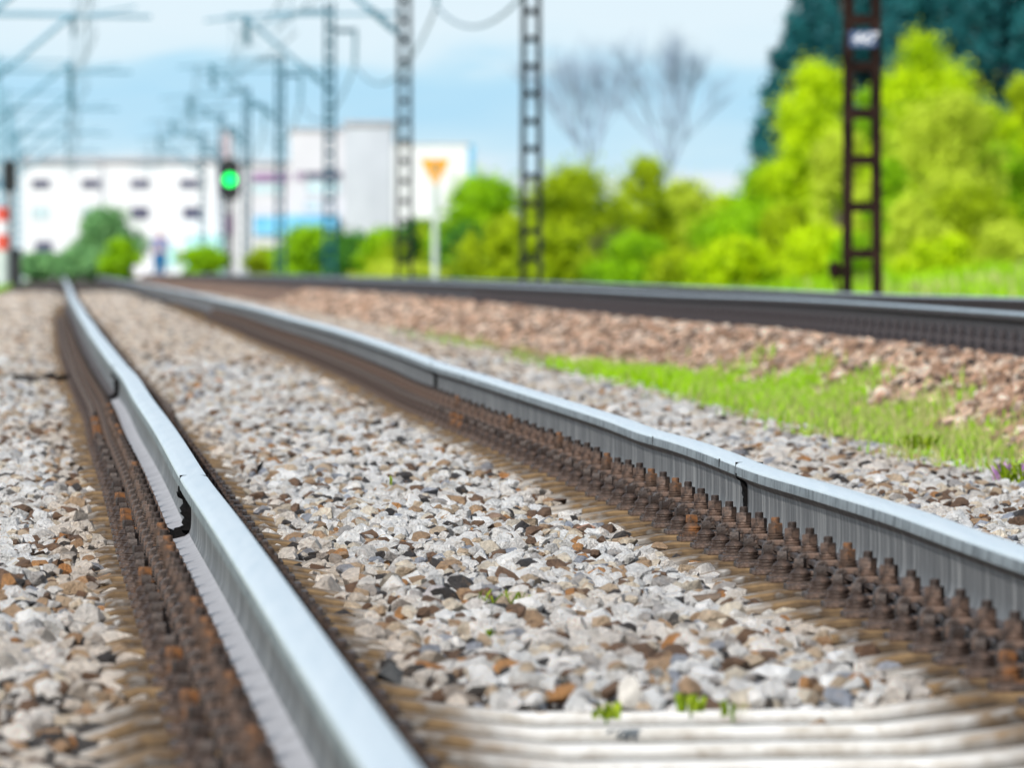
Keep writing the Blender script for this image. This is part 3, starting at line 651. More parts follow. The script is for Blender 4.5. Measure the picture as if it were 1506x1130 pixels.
weed(1016, 1040, -.178, 18, .034, .007, 'broad leaved weed right behind the bare sleepers', 3, wide=.022, bend=.5)
weed(1078, 1046, -.178, 12, .030, .006, 'yellow green weed right of the broad leaved one', 4, wide=.022, bend=.5)
weed(892, 1050, -.178, 14, .030, .007, 'small pair of weeds left of the broad leaved one', 5, wide=.022, bend=.5)
weed(574, 712, -.170, 5, .04, .003, 'single thin green shoot between the rails above the dark stone', 6, wide=.004, bend=.3)
weed(425, 650, -.19, 5, .02, .006, 'speck of green leaf close to the left rail', 7, wide=.008)
weed(1352, 668, -.26, 70, .085, .008, 'lush green tuft at the right end of the grass strip', 8, wide=.07, bend=.9)
weed(1496, 720, -.24, 50, .11, .006, 'green tuft with mauve flowers at the right edge of the photo', 9, wide=.06)
weed(1492, 712, -.24, 60, .085, .008, 'mauve blossoms among the grass at the right edge', 10, mat='petal', wide=.07, cat='flowers')

# ------------------------------------------------------------------ lattice masts and overhead line
MY = [108, 184, 252, 322, 395, 466, 539, 611]
def rel90(off, Y): return (90-753)/F*Y + off
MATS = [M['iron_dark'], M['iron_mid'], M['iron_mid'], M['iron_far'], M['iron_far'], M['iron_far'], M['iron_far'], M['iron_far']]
ORD = ['nearest lattice mast, dark brown, with a small blue number plate', 'second lattice mast from the right, against the green bushes and sky', 'third lattice mast from the right, left of the orange triangle sign', 'fourth lattice mast, with a short bracket on its right near the top', 'fifth lattice mast, standing before the tall pale block', 'sixth lattice mast, just right of the green signal', 'seventh lattice mast, thin and pale far down the line', 'farthest lattice mast, hardly visible in the haze']
def lattice(e, H, wb, wt, mat, leg=.092, step=.465, split=True):
    for s in (-1, 1):
        for yb in (-1, 1):
            mb = MB(); dpt = .22
            b0 = Vector((s*(wb/2-leg/2), yb*dpt, -.35)); b1 = Vector((s*(wt/2-leg/2), yb*dpt*.6, H))
            vs = []
            for p in (b0, b1):
                vs += [(p.x-leg/2, p.y-leg/2, p.z), (p.x+leg/2, p.y-leg/2, p.z), (p.x+leg/2, p.y+leg/2, p.z), (p.x-leg/2, p.y+leg/2, p.z)]
            mb.add(vs, [(3,2,1,0),(4,5,6,7),(0,1,5,4),(1,2,6,5),(2,3,7,6),(3,0,4,7)]); mb.build('mast_leg', mat, e)
    mb = MB(); z = .45
    while z < H-.1:
        t = (z+.35)/(H+.35); w = wb*(1-t)+wt*t; d = .22*(1-.4*t)
        for yb in (-1, 1): mb.box((0, yb*d*1.16, z), (w-.02, .012, .10))
        for s in (-1, 1): mb.box((s*(w/2-.03), 0, z), (.012, d*2*1.16, .05))
        z += step
        if split: mb.build('cross_plate', mat, e); mb = MB()
    if not split: mb.build('lattice', mat, e)
    mb = MB(); mb.box((0, 0, -.30), (.8, .9, .5), taper=.8); mb.build('concrete_base', M['concrete_far'], e)
def ins(mb, a, b_, r, n=5):
    a = Vector(a); b_ = Vector(b_); pts = []; rs = []
    for i in range(n*2+1): pts.append(a.lerp(b_, i/(n*2))); rs.append(r if i % 2 else r*.5)
    mb.tube(pts, rs, 8)
for k, Y in enumerate(MY):
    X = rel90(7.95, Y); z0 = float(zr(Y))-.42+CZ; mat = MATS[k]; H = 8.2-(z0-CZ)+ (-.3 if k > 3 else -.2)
    e = empty('lattice_mast', (X, Y, z0)); hz = lambda z: z-(z0-CZ)      # z above camera -> local
    lattice(e, H, .40, .30, mat)
    if k: # cantilever over the second track
        mb = MB(); tp = (-2.5, 0, hz(7.55))
        mb.tube([(0, 0, hz(5.4)), tp], .06, 8); mb.build('cantilever_strut', M['tube'], e)
        mb = MB(); mb.tube([(0, 0, hz(7.75)), (-1.7, 0, hz(7.66)), (-3.7, 0, hz(7.45))], .04, 8); mb.build('top_tie', M['tube'], e)
        mb = MB(); mb.tube([(0, 0, hz(6.0)), (-4.1, 0, hz(5.95))], .035, 8); mb.tube([(-2.5, 0, hz(5.95)), (-3.6, 0, hz(5.72))], .022, 6); mb.build('registration_arm', M['tube'], e)
        mb = MB(); ins(mb, (-2.5, 0, hz(7.5)), (-2.4, 0, hz(6.7)), .12); ins(mb, (-.25, 0, hz(5.62)), (-.8, 0, hz(6.1)), .10); ins(mb, (-.25, 0, hz(7.73)), (-.9, 0, hz(7.70)), .09); mb.build('insulator', M['insulator'], e)
    mb = MB(); mb.box((.45, 0, hz(7.15)), (.7, .10, .12)); mb.build('feeder_bracket', mat if k else M['iron_dark'], e)
    mb = MB(); ins(mb, (.76, 0, hz(7.1)), (.74, 0, hz(6.2)), .07, 6); mb.build('feeder_insulator', M['insulator'], e)
    if k == 0:
        mb = MB(); mb.box((0, -.27, hz(2.31)), (.275, .008, .165)); pl = mb.build('number_plate', M['plate_blue'], e)
        tx = bpy.data.curves.new('plate_number', 'FONT'); tx.body = '447'; tx.size = .165; tx.align_x = 'CENTER'; tx.align_y = 'CENTER'; tx.shear = .35; tx.extrude = .002; tx.offset = .0; tx.space_character = .95
        tx.materials.append(M['plate_white']); t = bpy.data.objects.new('plate_number', tx); col.objects.link(t); t.parent = pl; t.location = (0, -.278, hz(2.31)); t.rotation_euler = (PI/2, 0, 0)
        mb = MB(); mb.lathe((-.27, -.12, hz(.02)), [(.05, -.08), (.07, 0), (.05, .08)], 10); mb.box((-.22, -.12, hz(0)), (.2, .03, .05)); mb.tube([(-.27, -.12, hz(0)), (-.22, -.1, hz(-.25))], .02, 6); mb.build('tension_clamp', mat, e)
    tag(e, ORD[k], 'mast', 'lattice masts along the second track')
LORD = ['', '', 'left side mast standing just outside the photo, its arm crossing the top left corner', 'left side mast with the long upper tube reaching over the near track', 'left side mast with the dark insulator over the near track', 'left side mast behind the signal at the left edge', 'left side mast just right of the left signal', 'farthest left side mast before the white building']
for k, Y in enumerate(MY):
    if k < 2: continue
    X = rel90(-2.37, Y); z0 = float(zr(Y))-.42+CZ; H = 8.2-(z0-CZ)-.3
    e = empty('lattice_mast', (X, Y, z0)); hz = lambda z: z-(z0-CZ)
    lattice(e, H, .40, .30, M['tube'], split=False)
    mb = MB(); mb.tube([(0, 0, hz(5.4)), (2.68, 0, hz(7.62))], .07, 8); mb.build('cantilever_strut', M['tube'], e)
    mb = MB(); mb.tube([(0, 0, hz(7.7)), (2.9, 0, hz(7.66))], .035, 8); mb.build('top_tie', M['tube'], e)
    mb = MB(); mb.tube([(0, 0, hz(5.98)), (4.45, 0, hz(5.92))], .04, 8); mb.tube([(2.7, 0, hz(5.9)), (4.1, 0, hz(6.15))], .03, 6); mb.build('registration_arm', M['tube'], e)
    mb = MB(); ins(mb, (2.68, 0, hz(7.6)), (2.75, 0, hz(6.0 if k == 4 else 7.0)), .14 if k == 4 else .08, 6); ins(mb, (.3, 0, hz(5.65)), (.85, 0, hz(6.1)), .10); mb.build('insulator', M['insulator'], e)
    tag(e, LORD[k], 'mast', 'masts on the left side of the near track')
def catenary(offs, zc, zm, label, Y0=120, grp=None):
    e = empty('overhead_line', (0,0,0)); mb = MB(); mm = MB(); dd = MB()
    Ys = [36]+MY+[690]
    for a, b_ in zip(Ys, Ys[1:]):
        pts = []; n = 14
        for i in range(n+1):
            t = i/n; Y = a+(b_-a)*t; pts.append((rel90(offs, Y)+.25*math.cos(PI*t*1.0+ (a % 2)*3), Y, zm - 1.1*4*t*(1-t)+CZ))
        mm.tube(pts, .016, 5, cap=False)
        mb.tube([(p[0], p[1], zc+CZ) for p in pts], .016, 5, cap=False)
        for p in pts[1:-1:2]: dd.tube([(p[0], p[1], p[2]), (p[0], p[1], zc+CZ)], .008, 4, cap=False)
    mm.build('messenger_wire', M['wire'], e); mb.build('contact_wire', M['wire'], e); dd.build('dropper', M['wire'], e); tag(e, label, 'overhead line', grp)
catenary(.55, 5.55, 7.5, 'faint overhead wires running along above the near track')
catenary(5.2, 5.55, 7.5, 'faint overhead wires running along above the second track')
mb = MB()
for a, b_ in zip([36]+MY, MY+[690]):
    mb.tube([(rel90(7.95+.74, a+(b_-a)*i/12), a+(b_-a)*i/12, 6.15 - 1.1*4*(i/12)*(1-i/12)+CZ) for i in range(13)], .028, 6, cap=False)
tag(mb.build('feeder_wire', M['wire'], smooth=60), 'sagging feeder wire hung on the right side of the lattice masts', 'wire')

# ------------------------------------------------------------------ signals, sign, marker, person
def signal(px, Yd, lens_y, head_h, head_w, label, green, pole=.07):
    X, zc = pix(px, lens_y, Yd); z0 = float(zr(Yd))-.45+CZ; e = empty('signal', (X, Yd, z0)); zl = zc-z0
    mb = MB(); w, h = head_w/2, head_h/2; n = 16; ring = []
    for i in range(n):                      # backboard with rounded ends
        a = 2*PI*i/n; ring.append((w*math.cos(a), (h-w)*(1 if math.sin(a) > 0 else -1)+w*math.sin(a)))
    vs = [(x, yy, zl+z) for yy in (-.02, .02) for x, z in ring]; mb.add(vs, [tuple(range(n)), tuple(n+k for k in range(n))[::-1]]+[(k, n+k, n+(k+1) % n, (k+1) % n) for k in range(n)]); mb.build('backboard', M['signal_black'], e)
    mb = MB(); mb.box((0, .14, zl), (head_w*.62, .22, head_h*.8)); mb.build('lamp_housing', M['signal_black'], e)
    for j, dz in enumerate((.42, 0, -.42)):
        lit = green and j == 1; mb = MB(); r0 = .27 if lit else .12
        mb.v = []; 
        m2 = MB(); m2.tube([(0, -.025, zl+dz), (0, -.05, zl+dz)], r0, 20); ln = m2.build('lens', M['green_lamp'] if lit else M['signal_black'], e)
        vs = []; nn_ = 12
        for yy in (-.03, -.26):
            for i in range(nn_+1):
                a = PI*i/nn_; vs.append((math.cos(a)*(r0+.03), yy, zl+dz+math.sin(a)*(r0+.03)))
        mb.add(vs, [(i, i+1, nn_+1+i+1, nn_+1+i) for i in range(nn_)]); mb.build('hood', M['signal_black'], e)
    mb = MB(); mb.tube([(0, .1, 0), (0, .1, zl-head_h*.3)], pole, 12); mb.build('pole', M['iron_mid'], e)
    mb = MB(); mb.box((0, .1, -.1), (.6, .6, .4), taper=.8); mb.build('base', M['concrete_far'], e)
    mb = MB()
    for s in (-1, 1): mb.tube([(s*.18, .3, 0), (s*.18, .3, zl-head_h*.4)], .02, 6)
    z = .3
    while z < zl-head_h*.4: mb.tube([(-.18, .3, z), (.18, .3, z)], .015, 6); z += .3
    mb.build('ladder', M['iron_mid'], e); tag(e, label, 'signal', 'railway signals')
signal(338, 480, 264, 1.95, .92, 'signal showing a lit green lamp on a black head', True)
signal(14, 440, 259, 1.35, .60, 'unlit black signal head at the left edge of the photo', False)
# orange triangle sign
Yd = 271; X, zt = pix(640, 253, Yd); z0 = float(zr(Yd))-.45+CZ; e = empty('track_sign', (X, Yd, z0)); zl = zt-z0; s_ = Yd/F
def tri(mb, w, h, y0, y1, top):
    r = .03; pts = [(-w/2, top), (w/2, top), (w*.03, top-h), (-w*.03, top-h)]
    vs = [(x, yy, z) for yy in (y0, y1) for x, z in pts]; mb.add(vs, [(0,1,2,3)[::-1], (4,5,6,7)] + [(i, i+4, (i+1) % 4+4, (i+1) % 4)[::-1] for i in range(4)])
mb = MB(); tri(mb, .80, .71, -.02, 0, zl+.34); fr = mb.build('sign_frame', M['sign_rim'], e)
mb = MB(); tri(mb, .765, .68, -.028, -.02, zl+.33); pl = mb.build('sign_plate', M['orange'], e)
tx = bpy.data.curves.new('sign_digit', 'FONT'); tx.body = '8'; tx.size = .40; tx.align_x = 'CENTER'; tx.align_y = 'CENTER'; tx.extrude = .002; tx.offset = .006; tx.materials.append(M['sign_mark'])
t = bpy.data.objects.new('sign_digit', tx); col.objects.link(t); t.parent = pl; t.location = (.01, -.032, zl+.10); t.rotation_euler = (PI/2, 0, 0)
mb = MB(); mb.tube([(0, .04, -.3), (0, .04, zl+.25)], .075, 12); mb.build('post', M['pale_post'], e)
tag(e, 'orange triangle pointing down on a pale post, left of the second mast', 'sign')
# red and white marker post at the left edge
Yd = 330; X, _ = pix(4, 330, Yd); z0 = float(zr(Yd))-.55+CZ; e = empty('marker_post', (X, Yd, z0))
s_ = Yd/F; hts = [(412, 368, 'pale_post'), (368, 345, 'red_paint'), (345, 325, 'white_paint'), (325, 305, 'red_paint')]
for a, b_, mt in hts:
    za, zb = (HY-a)*s_+CZ-z0, (HY-b_)*s_+CZ-z0; mb = MB(); mb.tube([(0, 0, za if a < 410 else -.2), (0, 0, zb)], .21, 14); mb.build('post_shaft' if a > 400 else 'painted_band', M[mt], e)
mb = MB(); mb.box((.22, .35, (HY-370)*s_+CZ-z0-.5), (.75, .5, 1.6)); mb.build('relay_cabinet', M['signal_black'], e) if False else None
tag(e, 'red and white banded marker post at the left edge of the photo', 'marker post')
Yd = 335; X, _ = pix(23, 380, Yd); z0 = float(zr(Yd))-.5+CZ; mb = MB(); e = empty('relay_cabinet', (X, Yd, z0))
mb.box((0, 0, .7), (.34, .4, 1.4)); mb.build('cabinet_body', M['iron_mid'], e, bevel=.01); mb = MB(); mb.box((0, 0, 1.43), (.42, .5, .05)); mb.build('cabinet_lid', M['iron_mid'], e); mb = MB(); mb.box((0, -.21, .7), (.28, .015, 1.2)); mb.build('cabinet_door', M['signal_black'], e)
tag(e, 'narrow dark trackside cabinet right of the red and white post', 'cabinet')

def skin_fig(name, nodes, edges, mat, parent, sub=2):
    me = bpy.data.meshes.new(name); me.from_pydata([n[:3] for n in nodes], edges, []); o = link(name, me, parent)
    md = o.modifiers.new('s', 'SKIN'); lay = me.skin_vertices[0].data if me.skin_vertices else None
    if lay is None:
        bm = bmesh.new(); bm.from_mesh(me); bm.verts.layers.skin.verify(); bm.to_mesh(me); bm.free(); lay = me.skin_vertices[0].data
    for i, n in enumerate(nodes): lay[i].radius = (n[3], n[4] if len(n) > 4 else n[3]); lay[i].use_root = (i == 0)
    sb = o.modifiers.new('b', 'SUBSURF'); sb.levels = sub; sb.render_levels = sub; me.materials.append(mat); return o
def person(px, Yd):
    X, zt = pix(px, 337, Yd); z0 = zt-1.74; e = empty('person', (X, Yd, z0))
    B = [(0,0,.96,.15,.11), (0,0,1.15,.13,.10), (0,0,1.38,.17,.11), (0,0,1.50,.06,.06), (0,-.01,1.56,.055,.06), (0,-.02,1.66,.085,.10), (0,-.01,1.72,.06,.07),
         (.09,0,.88,.085,.09), (.10,-.04,.50,.055,.06), (.10,.02,.10,.04,.04), (.11,-.13,.03,.04,.03),
         (-.09,0,.88,.085,.09), (-.11,.06,.50,.055,.06), (-.12,.14,.12,.04,.04), (-.12,.02,.04,.04,.03),
         (.19,0,1.40,.055,.055), (.25,.02,1.12,.04,.04), (.24,-.10,.90,.03,.03), (.23,-.14,.82,.035,.02),
         (-.19,0,1.40,.055,.055), (-.25,0,1.12,.04,.04), (-.23,-.12,.92,.03,.03), (-.22,-.17,.84,.035,.02)]
    E = [(0,1),(1,2),(2,3),(3,4),(4,5),(5,6),(0,7),(7,8),(8,9),(9,10),(0,11),(11,12),(12,13),(13,14),(2,15),(15,16),(16,17),(17,18),(2,19),(19,20),(20,21),(21,22)]
    skin_fig('body', B, E, M['skin'], e)
    for s, ix in ((1, 18), (-1, 22)):       # fingers
        for j in range(4):
            p = Vector(B[ix][:3]); q = [p+Vector((0, (j-1.5)*.018, 0)), p+Vector((0, (j-1.5)*.02-.01, -.05)), p+Vector((-s*.015, (j-1.5)*.02-.01, -.085))]
            skin_fig('finger', [(*a, .008) for a in q], [(0,1),(1,2)], M['skin'], e, 1)
    T = [(0,0,.96,.165,.13), (0,0,1.15,.15,.12), (0,0,1.38,.185,.125), (0,0,1.47,.09,.09), (.20,0,1.40,.075,.075), (.255,.02,1.12,.055,.055), (.245,-.08,.95,.042,.042), (-.20,0,1.40,.075,.075), (-.255,0,1.12,.055,.055), (-.235,-.10,.97,.042,.042)]
    skin_fig('shirt', T, [(0,1),(1,2),(2,3),(2,4),(4,5),(5,6),(2,7),(7,8),(8,9)], M['shirt'], e)
    T = [(0,0,1.02,.20,.16), (0,0,.90,.24,.18), (.10,0,.80,.16,.15), (.11,-.04,.50,.12,.11), (.10,.01,.13,.07,.07), (-.10,0,.80,.16,.15), (-.12,.06,.50,.12,.11), (-.12,.13,.15,.07,.07)]
    skin_fig('trousers', T, [(0,1),(1,2),(2,3),(3,4),(1,5),(5,6),(6,7)], M['trousers'], e)
    skin_fig('hair', [(0,.02,1.70,.085,.10), (0,.05,1.62,.07,.06)], [(0,1)], M['hair'], e)
    for x, y in ((.11,-.08), (-.12,.06)): skin_fig('shoe', [(x,y,.035,.045,.04), (x,y-.13,.03,.04,.03)], [(0,1)], M['shoe'], e)
    tag(e, 'person in a pale top and blue trousers walking on the distant track', 'person')
person(235, 372)

# ------------------------------------------------------------------ buildings
def bld(name, label, cat='building'): e = empty(name); tag(e, label, cat); return e
def wallbox(e, nm, x0, x1, ytop, Yd, dep, mat, ybot=412, group=None):
    X0, zt = pix(x0, ytop, Yd); X1, zb = pix(x1, ybot, Yd); mb = MB(); mb.box(((X0+X1)/2, Yd+dep/2, (zt+zb)/2), (X1-X0, dep, zt-zb)); return mb.build(nm, mat, e)
def window(e, x0, x1, y0, y1, Yd, mat, frame=True):
    X0, zt = pix(x0, y0, Yd); X1, zb = pix(x1, y1, Yd); cx, cz = (X0+X1)/2, (zt+zb)/2; w, h = X1-X0, zt-zb
    mb = MB()
    for (a, b_, c, d) in ((-w/2-.03, 0, .06, h+.12), (w/2+.03, 0, .06, h+.12), (0, 0, .05, h)): mb.box((cx+a, Yd-.05, cz+b_), (c, .10, d))
    for s in (-1, 1): mb.box((cx, Yd-.05, cz+s*(h/2+.03)), (w, .10, .06))
    f = mb.build('window', M['roof_grey'], e); mb = MB(); mb.box((cx, Yd-.015, cz), (w-.004, .03, h-.004)); mb.build('pane', mat, f)
YB = 820
e = bld('factory_building', 'long white building with a flat roof and two rows of small dark windows')
wallbox(e, 'wall', -90, 330, 240, YB, 18, M['white_paint'])
X0, zt = pix(-92, 236, YB); X1, _ = pix(333, 236, YB); mb = MB(); mb.box(((X0+X1)/2, YB+9, zt+.02), (X1-X0, 18.6, .30)); mb.build('roof', M['roof_grey'], e)
for x in (-60, -10, 60, 134, 206, 278): window(e, x-13, x+13, 264, 276, YB, M['pane'])
for x, mt in ((60, 'pane_light'), (134, 'pane_light'), (206, 'pane'), (283, 'pane')): window(e, x-13, x+12, 305, 321, YB, M[mt])
window(e, 52, 76, 355, 376, YB, M['pane']); window(e, 120, 146, 355, 376, YB, M['pane_light'])
mb = MB(); X0, zt = pix(272, 345, YB); X1, zb = pix(331, 412, YB); mb.box(((X0+X1)/2, YB-1.2, (zt+zb)/2), (X1-X0, 2.2, zt-zb)); mb.build('teal_annex', M['teal_panel'], e)
for x in (245,): window(e, x-14, x+14, 362, 392, YB, M['teal_panel'])
mb = MB()
for x in (150, 320): X, zt = pix(x, 240, YB); mb.tube([(X, YB-.12, CZ-.4), (X, YB-.12, zt)], .09, 8)
mb.build('downpipe', M['grey_wall'], e)
e = bld('office_building', 'grey white building section with a wide purple window behind the green signal')
wallbox(e, 'wall', 330.5, 432, 243, YB-2, 16, M['cream_wall'])
X0, zt = pix(328, 240, YB-2); X1, _ = pix(432, 240, YB-2); mb = MB(); mb.box(((X0+X1)/2, YB+6, zt+.02), (X1-X0, 16.5, .25)); mb.build('roof', M['roof_grey'], e)
window(e, 372, 424, 254, 266, YB-2, M['purple_pane']); window(e, 372, 418, 270, 284, YB-2, M['pane_light']); window(e, 322+10, 342, 316, 346, YB-2, M['purple_pane'])
mb = MB(); X0, zt = pix(374, 318, YB-2); X1, zb = pix(428, 345, YB-2); mb.box(((X0+X1)/2, YB-2.2, (zt+zb)/2), (X1-X0, .3, zt-zb)); mb.build('blue_shutter', M['blue_panel'], e)
e = bld('apartment_block', 'tall pale block with a broad dark window above a blue canopy')
wallbox(e, 'wall', 427, 512, 192, YB-6, 14, M['cream_wall'])
X0, zt = pix(425, 191, YB-6); X1, _ = pix(514, 191, YB-6); mb = MB(); mb.box(((X0+X1)/2, YB+1, zt+.05), (X1-X0, 14.4, .22)); mb.build('roof', M['roof_grey'], e)
window(e, 450, 502, 253, 262, YB-6, M['pane']); window(e, 436, 446, 253, 264, YB-6, M['purple_pane']); window(e, 450, 470, 296, 308, YB-6, M['pane_light']); window(e, 452, 500, 266, 284, YB-6, M['pane_light'])
mb = MB(); X0, zt = pix(420, 316, YB-6); X1, zb = pix(498, 336, YB-6); mb.box(((X0+X1)/2, YB-7, (zt+zb)/2), (X1-X0, 1.4, zt-zb)); mb.build('blue_canopy', M['blue_panel'], e)
e = bld('stair_tower', 'grey windowless tower with a dark roof edge behind the masts')
wallbox(e, 'wall', 506, 577, 184, YB-10, 12, M['grey_wall'])
X0, zt = pix(504, 181, YB-10); X1, _ = pix(579, 181, YB-10); mb = MB(); mb.box(((X0+X1)/2, YB-4, zt+.02), (X1-X0, 12.5, .35)); mb.build('roof', M['roof_grey'], e)
e = bld('warehouse', 'bright white blank building with a blue corner behind the orange triangle')
wallbox(e, 'wall', 578, 688, 213, YB-30, 14, M['white_paint']); wallbox(e, 'corner_panel', 688.2, 697, 212, YB-29.9, 14, M['blue_panel'])
X0, zt = pix(578, 212, YB-30); X1, _ = pix(690, 212, YB-30); mb = MB(); mb.box(((X0+X1)/2, YB-23, zt+.02), (X1-X0, 14.3, .12)); mb.build('roof', M['cream_wall'], e)
X, zt = pix(333, 192, 870); mb = MB(); mb.tube([(X, 870, 0), (X, 870, zt)], [.62, .50], 14); e2 = empty('chimney'); tag(e2, 'faded pink chimney rising behind the white building', 'chimney')
mb.build('chimney_shaft', M['pink'], e2); mb = MB(); mb.tube([(X, 870, zt+.003), (X, 870, zt+.35)], .56, 14); mb.build('chimney_rim', M['cream_wall'], e2)

# ------------------------------------------------------------------ vegetation
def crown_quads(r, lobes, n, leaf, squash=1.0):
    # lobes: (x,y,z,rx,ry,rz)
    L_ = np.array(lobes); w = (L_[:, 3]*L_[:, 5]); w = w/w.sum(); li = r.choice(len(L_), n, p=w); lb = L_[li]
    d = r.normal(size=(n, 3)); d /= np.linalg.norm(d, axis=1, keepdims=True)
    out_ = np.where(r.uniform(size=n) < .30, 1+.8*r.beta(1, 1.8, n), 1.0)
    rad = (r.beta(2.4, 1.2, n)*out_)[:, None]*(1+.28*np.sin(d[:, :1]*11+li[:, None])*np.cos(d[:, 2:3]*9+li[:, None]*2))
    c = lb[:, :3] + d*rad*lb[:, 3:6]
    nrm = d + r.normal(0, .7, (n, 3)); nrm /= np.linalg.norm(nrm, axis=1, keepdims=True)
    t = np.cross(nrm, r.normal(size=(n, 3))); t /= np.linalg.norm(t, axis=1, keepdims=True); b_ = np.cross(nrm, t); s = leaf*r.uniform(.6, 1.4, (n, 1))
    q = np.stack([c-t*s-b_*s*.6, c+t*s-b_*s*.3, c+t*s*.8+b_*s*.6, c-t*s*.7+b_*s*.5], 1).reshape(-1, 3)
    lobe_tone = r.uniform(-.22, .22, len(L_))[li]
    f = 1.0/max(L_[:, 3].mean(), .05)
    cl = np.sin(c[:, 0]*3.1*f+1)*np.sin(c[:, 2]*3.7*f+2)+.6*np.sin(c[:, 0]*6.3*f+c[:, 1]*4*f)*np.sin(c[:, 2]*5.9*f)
    sh = np.clip(.52 + .20*d[:, 2]*rad[:, 0] + lobe_tone*.8 + .30*(rad[:, 0]-.75) + .17*cl + r.normal(0, .14, n), 0, 1)  # lobe tops lighter, crown inside darker: light and shade put into leaf tone
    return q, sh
def limbs(mb, r, base, tips, r0):
    base = Vector(base)
    for tpt in tips:
        tpt = Vector(tpt); mid = base.lerp(tpt, .5) + Vector((r.normal()*.05, r.normal()*.05, .1))*(tpt-base).length*.3
        mb.tube([base, mid, tpt], [r0*.6, r0*.38, r0*.12], 6)
def tree(name, px, w, top, base, Yd, mat, label, seed, n=6000, leaf=None, group=None, nl=9, trunk=True, bark='bark', cat='tree', shape='round', z0=None):
    r = np.random.RandomState(seed); s = Yd/F; w = w*1.22; n = int(n*2.0); nl = int(nl*1.5); trunk = False; X, zt = pix(px, top, Yd); zb = (HY-base)*s+CZ if z0 is None else z0
    e = empty(name, (X, Yd, zb)); H = zt-zb; R = w*s/2; lobes = []
    hlo = .22 if trunk else .05
    for i in range(int(nl*2.2)):
        t = r.uniform(0, 1)**.85; a = r.uniform(0, 2*PI); prof = math.sin(PI*min(1, .20+.72*t))**.8
        rr_ = R*r.uniform(.20, .42); q = max(0, R*prof*r.uniform(.15, 1.0)**.6-rr_*.7); rz = min(rr_*r.uniform(.6, 1.3), H*.26)
        lobes.append((q*math.cos(a), q*math.sin(a)*.8, min(H*(.06+.86*t), H-rz*.95), rr_, rr_*.9, rz))
    lobes.append((r.uniform(-.25, .25)*R, 0, H-min(R*.30, H*.2), R*.30, R*.3, min(R*.30, H*.2)))
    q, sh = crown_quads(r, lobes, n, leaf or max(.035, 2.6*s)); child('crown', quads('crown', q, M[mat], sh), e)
    mb = MB(); tr = max(.04, H*.022); top_ = Vector((0, 0, H*.45)); mb.tube([(0,0,-.3), (r.normal()*.03*H, 0, H*.2), tuple(top_)], [tr*1.3, tr, tr*.7], 8)
    limbs(mb, r, (0, 0, H*.25), [l[:3] for l in lobes[:7]], tr); mb.build('trunk', M[bark], e, smooth=60)
    tag(e, label, cat, group); return e
def grow(mb, r, p, d, L_, rad, depth, spread=.42):
    q = p + d*L_; mb.tube([p, p.lerp(q, .5)+Vector((r.normal(), r.normal(), 0))*L_*.03, q], [rad, rad*.82, rad*.66], 5 if depth > 2 else 4, cap=False)
    if depth == 0: return
    for i in range(3 if depth > 1 else 4):
        nd = (d + Vector((r.normal()*spread, r.normal()*spread, abs(r.normal())*.22))).normalized(); grow(mb, r, p.lerp(q, r.uniform(.55, 1)), nd, L_*r.uniform(.62, .82), rad*.6, depth-1, spread)
def bare(px, base, Yd, H, label, seed, lean=0, rad=.11):
    r = np.random.RandomState(seed); X, zb = pix(px, base, Yd); e = empty('bare_tree', (X, Yd, zb)); mb = MB()
    mb.tube([(0,0,-.5), (lean*H*.1, 0, H*.25)], [rad*1.3, rad], 8); mb.build('trunk', M['twig'], e)
    mb = MB()
    for i in range(8):
        d = Vector((lean*.3+(i-3.5)*.14+r.normal()*.08, r.normal()*.3, 1)).normalized(); grow(mb, r, Vector((lean*H*.1, 0, H*.24)), d, H*.26, rad*.50, 4, .32)
    mb.build('branches', M['twig'], e); tag(e, label, 'tree', 'bare trees')
bare(880, 330, 430, 8.2, 'leafless grey tree nearer the second mast, thin crown against the sky', 3, -.4, .09)
bare(978, 330, 430, 8.4, 'leafless grey tree with the fuller crown, right of the other bare one', 6, .2, .10)

